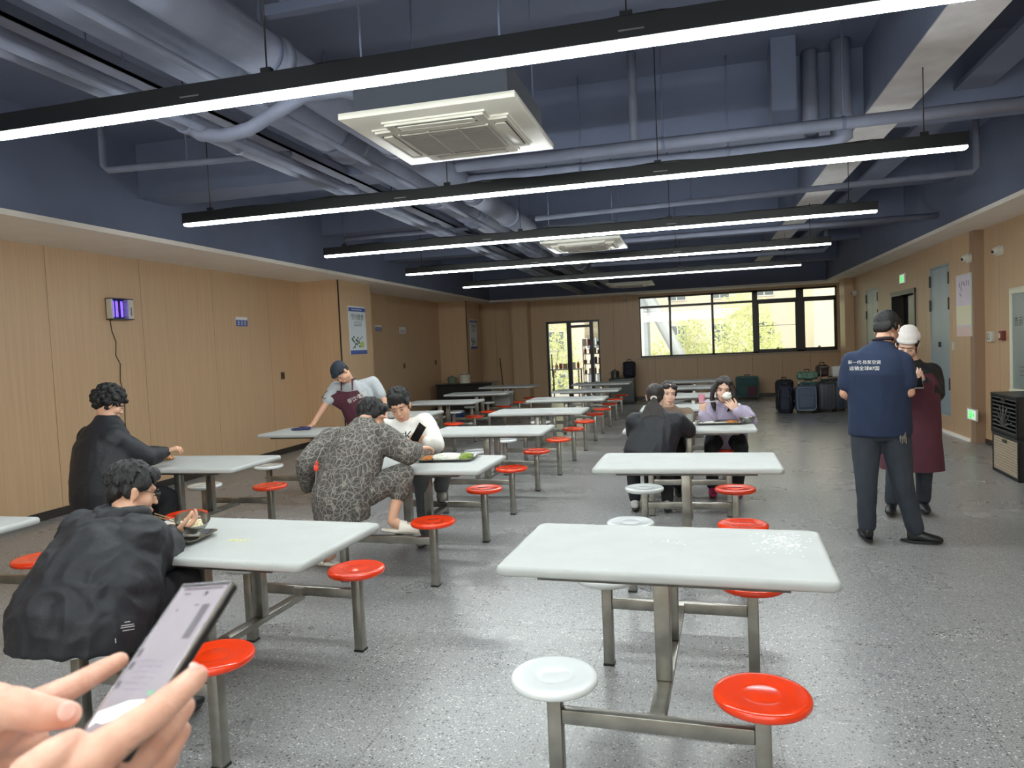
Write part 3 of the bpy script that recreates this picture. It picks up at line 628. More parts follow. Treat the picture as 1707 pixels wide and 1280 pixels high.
    if shoes:
        for s in 'LR':
            a, t = P_['an'+s], P_['to'+s]; d = (t-a); d.z = 0; d.normalize(); sd = V(-d.y, d.x, 0); zf = a.z-.075
            b = MB(); h = V(a.x, a.y, zf)-d*.06
            b.loft([(h+V(0, 0, .05), sd*.028, V(0, 0, .03)), (h+d*.02+V(0, 0, .045), sd*.036, V(0, 0, .044)), (h+d*.08+V(0, 0, .045), sd*.038, V(0, 0, .044)), (h+d*.15+V(0, 0, .034), sd*.044, V(0, 0, .033)), (h+d*.21+V(0, 0, .026), sd*.038, V(0, 0, .025)), (h+d*.235+V(0, 0, .022), sd*.02, V(0, 0, .016))], 18)
            b.cone(h+d*.05+V(0, 0, .06), h+d*.055+V(0, 0, .1), .042, .036)
            sh_ = solid(b, 'shoe', shoe_m, root, voxel=.006, smooth=3)
            b = MB(); b.loft([(h+d*.0+V(0, 0, .001), sd*.03, d*.0+V(0, 0, 0)+d*.0001), (h+d*.0+V(0, 0, .012), sd*.03, d*.0001)], 4) if False else None
            b = MB(); o_ = []
            for k in range(24):
                a_ = 2*PI*k/24; x = .092+.138*math.cos(a_); yy = math.sin(a_)*(.038+.006*math.cos(a_))
                o_.append((x, yy))
            b.prism(o_, .014, frame(h+V(0, 0, 0), d, sd, V(0, 0, 1))); kb(b, 'sole', M['black'], sh_)
    return root, g, H
def shrink(o, target, d, off=.002):
    """lay a flat print on the cloth behind it"""
    from mathutils.bvhtree import BVHTree
    bv = BVHTree.FromPolygons([v.co[:] for v in target.data.vertices], [p.vertices[:] for p in target.data.polygons]); d = Vector(d).normalized()
    for v in o.data.vertices:
        h = bv.ray_cast(v.co-d*.3, d, 1.0)
        if h[0] is not None: v.co = h[0]-d*off
def fine(o, n=2, maxlen=.012):
    bm = bmesh.new(); bm.from_mesh(o.data); bmesh.ops.triangulate(bm, faces=bm.faces)
    for _ in range(n):
        es = [e for e in bm.edges if e.calc_length() > maxlen]
        if es: bmesh.ops.subdivide_edges(bm, edges=es, cuts=1)
        bmesh.ops.triangulate(bm, faces=bm.faces)
    bm.to_mesh(o.data); bm.free()
def apron(root, m, rows, name='apron', th=.006, over=None, front=None):
    """rows: lists of points across the front of the body, top to bottom"""
    b = MB(); fr = [[b.bm.verts.new(p) for p in r] for r in rows]; c = sum((Vector(p) for r in rows for p in r), Vector())/sum(len(r) for r in rows)
    if over is not None:
        from mathutils.bvhtree import BVHTree
        bv = BVHTree.FromPolygons([v.co[:] for v in over.data.vertices], [p.vertices[:] for p in over.data.polygons])
        for r_ in fr:
            m_ = sum((v.co for v in r_), Vector())/len(r_)-Vector(front)*.12
            for v in r_:
                d = (m_-v.co).normalized(); h = bv.ray_cast(v.co-d*.35, d, .7)
                if h[0] is not None and (h[0]-m_).length+.014 > (v.co-m_).length: v.co = h[0]-d*.014
    n = len(rows[0]); f0 = [[None]*n for _ in rows]
    for i in range(len(rows)-1):
        for j in range(n-1): b.bm.faces.new((fr[i][j], fr[i][j+1], fr[i+1][j+1], fr[i+1][j]))
    b.bm.normal_update(); bmesh.ops.solidify(b.bm, geom=b.bm.faces[:], thickness=th)
    return kb(b, name, m, root, 60)
def arc(c, s, f, rx, ry, a0=-1.25, a1=1.25, n=15):
    c, s, f = Vector(c), Vector(s).normalized(), Vector(f).normalized()
    return [c+s*rx*math.sin(a0+(a1-a0)*i/(n-1))+f*ry*math.cos(a0+(a1-a0)*i/(n-1)) for i in range(n)]

# ---- man in glasses eating at the nearest left table
f1 = V(.15, .99, 0); s1 = V(.99, -.15, 0)
pel = V(-2.40, 2.33, .60); che = at(186, 905, 2.50); nk = at(208, 862, 2.56)
hd = at(222, 822, 2.66)
P1, j1, H1 = person('man in glasses and black jacket bent over a bowl at the nearest left table', dict(
    pel=pel, che=che, neck=nk, head=hd, hf=(.60, .74, -.30), hu=(.05, .3, 1), hem=pel+V(-.03, -.03, -.115),
    shL=che-s1*.17+V(0, .0, .03), shR=che+s1*.18+V(0, 0, .03), elL=at(205, 940, 2.80), elR=at(266, 930, 2.60), wrL=at(262, 882, 2.95), wrR=at(286, 890, 2.76),
    hipL=pel-s1*.1+V(0, 0, -.04), hipR=pel+s1*.1+V(0, 0, -.04), knL=pel-s1*.12+f1*.38+V(0, 0, .0), knR=pel+s1*.13+f1*.36+V(0, 0, .02), anL=V(-2.5, 2.66, .09), anR=V(-2.27, 2.6, .09), toL=V(-2.5, 2.85, .03), toR=V(-2.25, 2.8, .03),
    handL=dict(d=(.75, .2, .1), n=(.3, .2, -1), c=.7), handR=dict(d=(.45, .8, .25), n=(-.2, .3, 1), c=.55)),
    BLK, BLK2, M['black'], bulk=1.36, sl=1.05, hairfn=lambda b, H: hair_short(b, H, .008), hair_post=strands(.004, 60, (1, 1, .5)), wr=(.016, 9, (1, 1, .9)), voxel=.009,
    rings=[(pel+V(-.03, -.04, -.13), .29, .21), (pel+V(-.03, -.02, -.03), .30, .225), (pel.lerp(che, .4)+V(0, 0, .0), .285, .215), (che+V(0, 0, -.02), .25, .18), (che.lerp(nk, .5), .2, .14), (che.lerp(nk, .85), .12, .10), (nk+V(0, .01, .02), .075, .07)])
b = MB(); hh = nk+V(-.01, -.05, .0)                                       # hood lying on the shoulders
ringp = [nk+s1*.085*math.cos(a)+f1*(.085*math.sin(a)-.01)+V(0, 0, .02-.015*math.sin(a)+ .01*math.cos(2*a)) for a in [2*PI*i/20 for i in range(21)]]
for a_, c_ in zip(ringp, ringp[1:]): b.cone(a_, c_, .028, .028)
b.ell(nk-f1*.09+V(0, 0, -.02), (.11, .06, .06)); solid(b, 'hood', BLK, P1, voxel=.009, smooth=5, wr=(.006, 14, (1, 1, 1)))
b = MB()
for sx in (-1, 1):
    b.tube([H1 @ V(sx*.032+.024*math.cos(a), .098, .004+.019*math.sin(a)) for a in [2*PI*i/16 for i in range(17)]], .0017, 6)
    b.tube([H1 @ V(sx*.056, .097, .010), H1 @ V(sx*.082, .06, .012), H1 @ V(sx*.086, -.01, .012)], .0017, 6)
b.tube([H1 @ V(-.009, .1, .008), H1 @ V(.009, .1, .008)], .0016, 6); kb(b, 'glasses', M['black'], P1)
prn = mat('pale_print', (168, 168, 168), .7)
b = MB()
for k, (x, z, w_) in enumerate(((0, .02, .02), (0, .008, .045), (0, 0, .05), (.002, -.012, .042))): b.box((x, 0, z), (w_, .001, .0035))
b.box((-.045, 0, -.045), (.004, .001, .018)); o = b.build('logo_print', prn); o.data.transform(frame(at(213, 1045, 2.15), (.8, .55, 0), (-.55, .8, 0), (0, 0, 1))); fine(o, 1); shrink(o, j1, at(213, 1045, 2.5)-CAM); keep(o, P1)

# ---- curly-haired man at the next table along the wall
f2 = V(.45, .9, 0).normalized(); s2 = V(f2.y, -f2.x, 0); pel = V(-4.46, 4.55, .60); che = at(172, 745, 4.62); nk = at(180, 698, 4.70); hd = at(183, 676, 4.76)
def curly(b, H):
    hair_short(b, H, .02, w=1.14); random.seed(4)
    for i in range(150):
        d = Vector((random.gauss(0, 1), random.gauss(-.3, 1), random.gauss(.5, 1))).normalized()
        p = V(d.x*.108, d.y*.122-.022, d.z*.112+.05)
        if p.y > .05 and p.z < .06: continue
        if p.z < -.04: continue
        lell(b, H, p, .013+random.random()*.011, 2)
P2, j2, H2 = person('heavy-set man with curly black hair seated by the left wall, back turned', dict(
    pel=pel, che=che, neck=nk, head=hd, hf=(.62, .7, -.42), hu=(0, .3, 1), hem=pel+V(0, 0, -.13),
    shL=che-s2*.25+V(0, 0, .06), shR=che+s2*.20+V(0, 0, .06), elL=at(150, 780, 5.0), elR=at(243, 762, 4.72), wrL=at(255, 757, 5.08), wrR=at(276, 753, 4.93),
    hipL=pel-s2*.1, hipR=pel+s2*.1, knL=pel-s2*.14+f2*.42+V(0, 0, -.08), knR=pel+s2*.14+f2*.42+V(0, 0, -.08), anL=V(-4.45, 4.98, .09), anR=V(-4.12, 4.85, .09), toL=V(-4.42, 5.16, .03), toR=V(-4.05, 5.02, .03),
    handL=dict(d=(.9, .3, 0), n=(0, 0, -1), c=.4), handR=dict(d=(.8, .6, .3), n=(0, .3, -1), c=.8)),
    BLK, BLK2, M['black'], bulk=1.42, hairfn=curly, hair_post=strands(.006, 40, (1, 1, 1)), top_name='sweater', wr=(.009, 7, (1, 1, .7)),
    rings=[(pel+V(0, 0, -.13), .28, .21), (pel, .29, .22), (pel.lerp(che, .5), .30, .215), (che, .29, .19), (che.lerp(nk, .5), .23, .15), (che.lerp(nk, .85), .15, .11), (nk+V(0, 0, .02), .085, .075)])
b = MB(); w_ = at(279, 752, 4.955); b.tube([w_+V(.6*.03*math.cos(a)*-.6, .03*math.cos(a)*.8, .03*math.sin(a)) for a in [2*PI*i/14 for i in range(15)]], .006, 8); kb(b, 'watch', mat('watch_olive', (70, 66, 40), .4), P2)

# ---- crouching man in the crackle-pattern suit
def crackle():
    m = bpy.data.materials.new('crackle_cloth'); m.use_nodes = True; nt = m.node_tree; bs = nt.nodes['Principled BSDF']; L = nt.links.new
    tc = nt.nodes.new('ShaderNodeTexCoord'); nz = nt.nodes.new('ShaderNodeTexNoise'); nz.inputs['Scale'].default_value = 9
    L(tc.outputs['Object'], nz.inputs['Vector']); mx = nt.nodes.new('ShaderNodeMix'); mx.data_type = 'VECTOR'; mx.inputs['Factor'].default_value = .10
    L(tc.outputs['Object'], mx.inputs['A']); L(nz.outputs['Color'], mx.inputs['B'])
    v = nt.nodes.new('ShaderNodeTexVoronoi'); v.feature = 'DISTANCE_TO_EDGE'; v.inputs['Scale'].default_value = 25; L(mx.outputs['Result'], v.inputs['Vector'])
    v2 = nt.nodes.new('ShaderNodeTexVoronoi'); v2.feature = 'DISTANCE_TO_EDGE'; v2.inputs['Scale'].default_value = 48; L(mx.outputs['Result'], v2.inputs['Vector'])
    r = nt.nodes.new('ShaderNodeValToRGB'); r.color_ramp.elements[0].position = .0; r.color_ramp.elements[0].color = (*lin((146, 141, 133)), 1); r.color_ramp.elements[1].position = .09; r.color_ramp.elements[1].color = (*lin((66, 63, 61)), 1)
    r2 = nt.nodes.new('ShaderNodeValToRGB'); r2.color_ramp.elements[0].position = .0; r2.color_ramp.elements[0].color = (*lin((108, 104, 100)), 1); r2.color_ramp.elements[1].position = .12; r2.color_ramp.elements[1].color = (*lin((70, 67, 65)), 1)
    L(v.outputs['Distance'], r.inputs[0]); L(v2.outputs['Distance'], r2.inputs[0]); mm = nt.nodes.new('ShaderNodeMix'); mm.data_type = 'RGBA'; mm.blend_type = 'LIGHTEN'; mm.inputs['Factor'].default_value = 1
    L(r.outputs[0], mm.inputs['A']); L(r2.outputs[0], mm.inputs['B']); L(mm.outputs['Result'], bs.inputs['Base Color']); bs.inputs['Roughness'].default_value = .85
    bp = nt.nodes.new('ShaderNodeBump'); bp.inputs['Strength'].default_value = .3; bp.inputs['Distance'].default_value = .005; L(v.outputs['Distance'], bp.inputs['Height']); L(bp.outputs[0], bs.inputs['Normal']); return m
CR = crackle()
f3 = V(.6, .8, 0); s3 = V(.8, -.6, 0); pel = V(-2.42, 4.50, .585); che = at(596, 750, 4.62); nk = at(608, 703, 4.74); hd = at(620, 697, 4.83)
P3, j3, H3 = person('man in a grey crackle-pattern suit on a stool, one slipper on the crossbar', dict(
    pel=pel, che=che, neck=nk, head=hd, hf=(.93, .32, -.35), hu=(.25, .2, 1), hem=pel+V(0, 0, -.12),
    shL=at(553, 735, 4.72), shR=at(636, 728, 4.66), elL=at(512, 772, 4.50), elR=at(680, 757, 4.68), wrL=at(512, 812, 4.66), wrR=at(696, 748, 4.86),
    hipL=pel-s3*.1, hipR=pel+s3*.1, knL=V(-2.72, 4.82, .50), knR=at(672, 790, 4.66), anL=atz(553, 925, .10), anR=at(653, 868, 4.56), toL=atz(516, 934, .035), toR=at(681, 878, 4.60),
    handL=dict(d=(.3, .3, -.6), n=(.9, 0, 0), c=.4), handR=dict(d=(.5, .8, 0), n=(0, 0, -1), c=.5)),
    CR, CR, M['white'], bulk=1.22, sl=1.15, hairfn=lambda b, H: hair_short(b, H, .012, w=1.03), wr=(.008, 8, (1, 1, .8)), barefoot=True, shoes=False, cuff=.42, legw=1.12,
    rings=[(pel+V(0, 0, -.13), .235, .18), (pel, .25, .19), (pel.lerp(che, .5), .25, .18), (che, .225, .155), (che.lerp(nk, .5), .18, .12), (che.lerp(nk, .85), .11, .09), (nk+V(0, 0, .02), .075, .068)])
SLP = mat('pale_slipper', (216, 208, 196), .5)
for an_, to_ in ((atz(553, 925, .10), atz(516, 934, .035)), (at(653, 868, 4.56), at(681, 878, 4.60))):
    d = (to_-an_); dz = d.copy(); flat = V(d.x, d.y, d.z*(.0 if an_.z < .2 else .35)).normalized(); sd = V(-flat.y, flat.x, 0).normalized(); nz = flat.cross(sd)*-1
    if nz.z < 0: nz = -nz
    h = an_+V(0, 0, -.075)-flat*.06; L_ = .27; b = MB()
    o_ = [(L_/2-.02+(L_/2)*math.cos(2*PI*k/28), math.sin(2*PI*k/28)*(.044+.008*math.cos(2*PI*k/28))) for k in range(28)]
    b.prism(o_, .022, frame(h, flat, sd, nz))
    rows_ = []                                     # strap: two bands with an opening between them
    for x0, x1 in ((.11, 0), (.128, 0), (.146, 0), (.205, 0), (.222, 0), (.236, 0)):
        pts0 = [h+flat*(x0)+sd*(.048*math.cos(a))+nz*(.018+(.06-.12*(x0-.11))*math.sin(a)) for a in [PI*i/10 for i in range(11)]]
        for i in range(10): b.cone(pts0[i], pts0[i+1], .009, .009)
    for a in (.1, .3, .5, .7, .9, 2.25, 2.45, 2.65, 2.85, 3.05): b.cone(h+flat*.12+sd*.048*math.cos(a)+nz*(.018+.055*math.sin(a)), h+flat*.225+sd*.046*math.cos(a)+nz*(.018+.048*math.sin(a)), .01, .009)
    solid(b, 'slipper', SLP, P3, voxel=.005, smooth=2)
b = MB(); q = at(527, 780, 4.40); b.box(q, (.03, .015, .04), rz=.4, bev=.005); b.box(q+V(.008, .0, .032), (.018, .012, .03), rz=.8, bev=.005); kb(b, 'toggle_tag', mat('red_orange_tag', (225, 66, 40), .5), P3)
b = MB(); b.tube([q+V(0, 0, -.02), q+V(-.02, .01, -.12)], .0025, 6); b.tube([q+V(0, 0, .04), q+V(.045, .03, .14)], .0025, 6); kb(b, 'drawstring', mat('pale_cord', (170, 164, 156), .8), P3)

# ---- man in the white sweatshirt
WS = mat('white_sweatshirt_cloth', (226, 224, 218), .9, noise_amt=.03, nscale=12, bump=.15, bscale=90)
GT = mat('grey_trouser_cloth', (92, 96, 98), .85, noise_amt=.1, nscale=12)
f4 = V(.15, -.98, 0).normalized(); s4 = V(-.98, -.15, 0); pel = V(-2.40, 5.64, .58); che = at(672, 738, 5.56); nk = at(671, 700, 5.52); hd = at(667, 678, 5.47)
P4, j4, H4 = person('man in a white sweatshirt with a black chest logo holding a dark phone', dict(
    pel=pel, che=che, neck=nk, head=hd, hf=(.18, -.93, -.33), hu=(-.16, 0, 1),
    shL=at(708, 705, 5.58), shR=at(634, 712, 5.60), elL=at(727, 742, 5.50), elR=at(640, 752, 5.45), wrL=at(712, 736, 5.30), wrR=at(680, 752, 5.30),
    hipL=pel-s4*.1, hipR=pel+s4*.1, knL=at(744, 770, 5.36), knR=at(702, 785, 5.2), anL=at(735, 816, 5.58), anR=V(-2.2, 5.5, .09), toL=at(737, 833, 5.40), toR=V(-2.2, 5.32, .03),
    handL=dict(d=(-.9, -.25, .15), n=(-.2, 1, .3), c=.55), handR=dict(d=(.6, -.2, .5), n=(.2, .9, .3), c=.6)),
    WS, GT, mat('grey_shoe', (120, 116, 110), .6), bulk=1.16, sl=1.08, hairfn=lambda b, H: hair_short(b, H, .022, w=1.02), top_name='sweatshirt', wr=(.006, 9, (1, 1, .8)))
o = text_obj('chest_logo', 'K', .105, M['black'], frame(at(681, 727, 5.30)+V(.0, 0, 0), (.985, .16, 0), (0, 0, 1), (.16, -.985, 0))); fine(o, 2); shrink(o, j4, at(681, 727, 6)-CAM); keep(o, P4)
b = MB(); c_ = at(675, 727, 5.3); b.tube([c_+V(.028*math.cos(a)-.01, 0, .024*math.sin(a)) for a in [.6+4.6*i/14 for i in range(15)]], .0025, 6)
b.tube([c_+V(.01+.011*i, 0, .004+.006*math.sin(i*2.2)) for i in range(8)], .0022, 6); o = b.build('chest_logo', M['black']); shrink(o, j4, at(681, 727, 6)-CAM); keep(o, P4)

# ---- canteen worker wiping a table
GS = mat('grey_shirt_cloth', (168, 172, 176), .85, noise_amt=.05, nscale=12, bump=.15, bscale=70); MAR = mat('maroon_cloth', (84, 40, 54), .8, noise_amt=.08, nscale=9, bump=.15, bscale=70)
f5 = V(-.1, -.99, 0); s5 = V(-.99, .1, 0); pel = at(618, 727, 8.0); che = at(594, 665, 7.85); nk = at(583, 636, 7.75); hd = at(569, 622, 7.65)
P5, j5, H5 = person('canteen worker in a navy cap, grey shirt and maroon apron leaning to wipe a table', dict(
    pel=pel, che=che, neck=nk, head=hd, hf=(-.05, -.62, -.78), hu=(-.35, -.35, .5),
    shL=at(622, 637, 7.95), shR=at(559, 646, 7.75), elL=at(641, 668, 7.9), elR=at(541, 677, 7.6), wrL=at(643, 700, 7.8), wrR=at(521, 708, 7.45),
    hipL=pel-s5*.1+V(0, 0, -.02), hipR=pel+s5*.1+V(0, 0, -.02), knL=V(-3.0, 7.95, .48), knR=V(-3.25, 7.95, .48), anL=V(-3.0, 8.05, .09), anR=V(-3.25, 8.1, .09), toL=V(-3.0, 7.88, .03), toR=V(-3.27, 7.93, .03),
    handL=dict(d=(0, -.3, -1), n=(1, 0, 0), c=.3), handR=dict(d=(-.75, -.5, -.35), n=(0, -.2, -1), c=.25)),
    GS, BLK2, M['black'], sleeve='short', bulk=1.12, hairfn=lambda b, H: hair_short(b, H, 0, fringe=False, w=.97), top_name='shirt')
b = MB(); lell(b, H5, (0, -.022, .062), (.094, .11, .082)); lell(b, H5, (0, .06, .062), (.07, .05, .03)); lell(b, H5, (0, -.08, .03), (.07, .045, .05)); solid(b, 'cap', mat('navy_cap_cloth', (34, 44, 58), .8, bump=.2, bscale=90), P5, voxel=.006, smooth=3)
rows = []
t5 = [(nk.lerp(che, .45), .085, .125), (nk.lerp(che, .8), .12, .15), (che.lerp(pel, .25), .17, .168), (che.lerp(pel, .6), .21, .175), (pel, .225, .18), (pel+V(.0, .0, -.12), .23, .18), (pel+V(0, 0, -.3), .24, .17), (pel+V(0, 0, -.42), .24, .165)]
for c_, rx, ry in t5: rows.append(arc(c_, s5, f5+V(0, 0, -.15), rx, ry, -1.2, 1.2))
ap5 = apron(P5, MAR, rows, over=j5, front=f5)
for s in (-1, 1):
    b = MB(); b.tube([nk.lerp(che, .45)+s5*.075*s+f5*.125, nk+s5*.075*s+f5*.06+V(0, 0, .03), nk+s5*.05*s-f5*.05+V(0, 0, .03)], .009, 8); kb(b, 'apron_strap', MAR, P5)
o = text_obj('apron_print', '餐饮中工管', .062, mat('white_print', (225, 222, 215), .7), frame(at(592, 664, 7.5), (.93, .1, .36), (-.36, 0, .93), (.1, -.99, 0)), extrude=.001); fine(o, 1); shrink(o, ap5, V(0, 1, 0)*1.0+V(-.25, 0, 0), .003); keep(o, P5)

# ---- three women at the third table of the right row
f6 = V(.05, 1, 0); s6 = V(1, -.05, 0); pel = V(-.44, 6.55, .58); che = at(1094, 718, 6.62); nk = at(1094, 682, 6.68); hd = at(1093, 662, 6.74)
def ponytail(b, H):
    lell(b, H, (0, -.022, .035), (.083, .1, .092)); lell(b, H, (0, -.06, -.02), (.066, .05, .06)); lell(b, H, (0, .05, .08), (.055, .04, .028))
    for i in range(13):
        x = -1+2*i/12; lcone(b, H, (x*.012, -.105, -.035), (x*.05, -.135, -.11), .012, .015); lcone(b, H, (x*.06, -.135, -.11), (x*.13-.02, -.14, -.27), .015, .006)
P6, j6, H6 = person('woman in a black jacket with a pale hair tie, back turned, seated nearest the camera', dict(
    pel=pel, che=che, neck=nk, head=hd, hf=(.1, .96, -.25), hu=(0, .2, 1), hem=pel+V(0, 0, -.13),
    shL=che-s6*.18+V(0, 0, .08), shR=che+s6*.17+V(0, 0, .08), elL=at(1058, 722, 6.78), elR=at(1148, 718, 6.70), wrL=at(1068, 712, 7.0), wrR=at(1135, 708, 6.92),
    hipL=pel-s6*.1, hipR=pel+s6*.1, knL=V(-.62, 6.92, .50), knR=V(-.3, 6.92, .5), anL=V(-.60, 6.8, .09), anR=V(-.3, 6.78, .09), toL=V(-.6, 6.98, .03), toR=V(-.3, 6.96, .03),
    handL=dict(d=(.3, .9, 0), n=(0, 0, -1), c=.5), handR=dict(d=(-.3, .9, 0), n=(0, 0, -1), c=.5)),
    BLK, BLK2, mat('white_shoe', (200, 198, 194), .6), skin=SKIN2, bulk=1.2, sl=1.12, hairfn=ponytail, hair_m=HAIRB, wr=(.008, 8, (1, 1, .6)))
b = MB(); b.tube([H6 @ V(.022*math.cos(a), -.108, -.03+.018*math.sin(a)) for a in [2*PI*i/14 for i in range(15)]], .008, 8); kb(b, 'hair_tie', mat('pale_tie', (200, 192, 180), .7), P6)
BRN = mat('taupe_knit', (118, 100, 86), .9, noise_amt=.1, nscale=20, bump=.3, bscale=120)
f7 = V(.1, -1, 0); s7 = V(-1, -.1, 0); pel = V(-.34, 7.74, .56); che = at(1120, 712, 7.62); nk = at(1115, 678, 7.58); hd = at(1114, 656, 7.52)
def bun_hair(b, H):
    lell(b, H, (0, -.03, .045), (.083, .095, .088)); lell(b, H, (0, -.085, .01), (.06, .045, .06)); lell(b, H, (-.035, .045, .078), (.04, .038, .03)); lell(b, H, (.035, .045, .078), (.04, .038, .03))
    for s in (-1, 1): lell(b, H, (s*.072, .005, .025), (.014, .04, .05))
P7, j7, H7 = person('woman in a taupe knit top with dark tied-back hair facing the camera', dict(
    pel=pel, che=che, neck=nk, head=hd, hf=(.25, -.95, -.1), hu=(.12, 0, 1),
    shL=at(1146, 690, 7.62), shR=at(1090, 694, 7.62), elL=at(1152, 716, 7.48), elR=at(1088, 722, 7.45), wrL=at(1140, 708, 7.26), wrR=at(1102, 714, 7.25),
    hipL=pel-s7*.1, hipR=pel+s7*.1, knL=V(-.2, 7.35, .5), knR=V(-.5, 7.35, .5), anL=V(-.22, 7.5, .09), anR=V(-.5, 7.5, .09), toL=V(-.2, 7.3, .03), toR=V(-.5, 7.3, .03),
    handL=dict(d=(-.7, -.5, .1), n=(0, 0, -1), c=.4), handR=dict(d=(.6, -.6, 0), n=(0, 0, -1), c=.5)),
    BRN, BLK2, M['black'], skin=SKIN2, bulk=1.02, hairfn=bun_hair, hair_m=HAIRB, eyes='open', top_name='knit_top')
LAV = mat('lavender_cloth', (176, 166, 190), .85, noise_amt=.06, nscale=10, bump=.2, bscale=70)
f8 = V(0, -1, 0); s8 = V(-1, 0, 0); pel = V(.27, 7.78, .55); che = at(1212, 700, 7.66); nk = at(1211, 672, 7.6); hd = at(1206, 649, 7.52)
def long_hair(b, H):
    lell(b, H, (0, -.03, .045), (.088, .1, .09)); lell(b, H, (-.04, .04, .085), (.042, .045, .03)); lell(b, H, (.04, .04, .085), (.042, .045, .03))
    for s in (-1, 1):
        for i in range(5):
            y = -.04+.022*i; r_ = .022
            b.chain([H @ V(s*.06, y, .07), H @ V(s*.098, y+.005, .0), H @ V(s*.106, y+.025, -.09), H @ V(s*(.085 if s < 0 else .075), y+.045, -.17), H @ V(s*.06, y+.05, -.23+.012*i)], [r_, r_, r_*.95, r_*.9, .006])
    b.chain([H @ V(0, -.1, 0), H @ V(0, -.12, -.12), H @ V(0, -.12, -.22)], [.06, .055, .03])
P8, j8, H8 = person('woman with long dark hair in a lavender hoodie biting a white bun', dict(
    pel=pel, che=che, neck=nk, head=hd, hf=(-.05, -.97, -.16), hu=(.12, 0, 1),
    shL=at(1238, 690, 7.70), shR=at(1182, 680, 7.66), elL=at(1250, 702, 7.46), elR=at(1182, 712, 7.45), wrL=at(1228, 685, 7.36), wrR=at(1172, 690, 7.32),
    hipL=pel-s8*.1, hipR=pel+s8*.1, knL=V(.40, 7.36, .5), knR=V(.12, 7.38, .5), anL=V(.36, 7.5, .09), anR=V(.12, 7.48, .09), toL=V(.38, 7.32, .03), toR=V(.12, 7.3, .03),
    handL=dict(d=(-.62, -.05, .75), n=(-.3, .9, .2), c=.45), handR=dict(d=(-.05, -.1, 1), n=(.6, .7, 0), c=.85)),
    LAV, BLK2, mat('magenta_shoe', (170, 40, 90), .6), skin=SKIN2, bulk=1.16, sl=1.15, hairfn=long_hair, hair_m=HAIRB, eyes='open', top_name='hoodie', wr=(.008, 9, (1, 1, .8)))
b = MB(); ringp = [nk+V(.085*math.cos(a), .02+.07*math.sin(a), .0+.02*math.sin(a)) for a in [2*PI*i/18 for i in range(19)]]
for a_, c_ in zip(ringp, ringp[1:]): b.cone(a_, c_, .026, .026)
b.ell(nk+V(0, .1, -.02), (.1, .05, .06)); solid(b, 'hood', LAV, P8, voxel=.009, smooth=4)

# ---- man in the navy polo shirt and the cook beside him
NAV = mat('navy_polo_cloth', (30, 44, 72), .85, noise_amt=.08, nscale=9, bump=.15, bscale=80); DJ = mat('dark_denim', (50, 56, 66), .85, noise_amt=.15, nscale=9, bump=.15, bscale=80)
f9 = V(.15, .99, 0); s9 = V(.99, -.15, 0); pel = at(1467, 712, 5.78); che = at(1463, 622, 5.74); nk = at(1472, 571, 5.76); hd = at(1479, 549, 5.82)
P9, j9, H9 = person('man standing with his back turned in a navy polo shirt with white lettering', dict(
    pel=pel, che=che, neck=nk, head=hd, hf=(.52, .75, -.42), hu=(.1, .25, 1), hem=pel+V(0, 0, -.06),
    shL=at(1421, 603, 5.78), shR=at(1502, 603, 5.72), elL=at(1408, 656, 5.80), elR=at(1516, 654, 5.68), wrL=at(1424, 668, 6.02), wrR=at(1518, 640, 5.98),
    hipL=pel-s9*.095+V(0, 0, -.02), hipR=pel+s9*.095+V(0, 0, -.02), knL=at(1444, 800, 5.80), knR=at(1503, 798, 5.80), anL=V(1.21, 5.86, .10), anR=at(1527, 886, 5.86), toL=V(1.20, 6.05, .03), toR=at(1552, 900, 5.84),
    handL=dict(d=(.5, .6, .2), n=(0, .2, 1), c=.6), handR=dict(d=(.1, .7, .4), n=(-.8, .2, .4), c=.7)),
    NAV, DJ, M['black'], sleeve='short', bulk=1.13, sl=1.02, hairfn=lambda b, H: hair_short(b, H, .004, fringe=False, w=.985, tuft=False), hair_post=strands(.002, 90), top_name='polo_shirt', wr=(.006, 7, (1.2, 1.2, .35)), legw=1.06)
b = MB(); ringp = [nk+V(.062*math.cos(a), .058*math.sin(a), .022-.01*math.sin(a)) for a in [2*PI*i/18 for i in range(19)]]
for a_, c_ in zip(ringp, ringp[1:]): b.cone(a_, c_, .014, .014)
solid(b, 'collar', mat('maroon_black_collar', (46, 30, 38), .8), P9, voxel=.006, smooth=2)
wp = mat('white_print', (225, 222, 215), .7)
for i, tx in enumerate(('新一代·热泵空调', '远销全球87国')):
    o = text_obj('back_lettering', tx, (.0295 if i == 0 else .033), wp, frame(at(1440.5, 604+i*10.5, 5.5), (.99, -.12, -.03), (.03, 0, 1), (-.12, -.99, 0)), extrude=.0006); fine(o, 1); shrink(o, j9, at(1441, 610, 6)-CAM, .003); keep(o, P9)
b = MB(); q = at(1506, 722, 5.62); b.box(q+V(0, .03, -.02), (.05, .012, .05), rz=.3, bev=.004)
for k in range(4): b.box(q+V(.012*k-.02, .0, -.04-.01*(k % 2)), (.006, .005, .05))
kb(b, 'key_bunch', M['steel'], P9)
f10 = V(-.35, -.93, 0); s10 = V(-.93, .35, 0); pel = at(1519, 700, 6.80); che = at(1522, 636, 6.78); nk = at(1520, 602, 6.76); hd = at(1512, 577, 6.68)
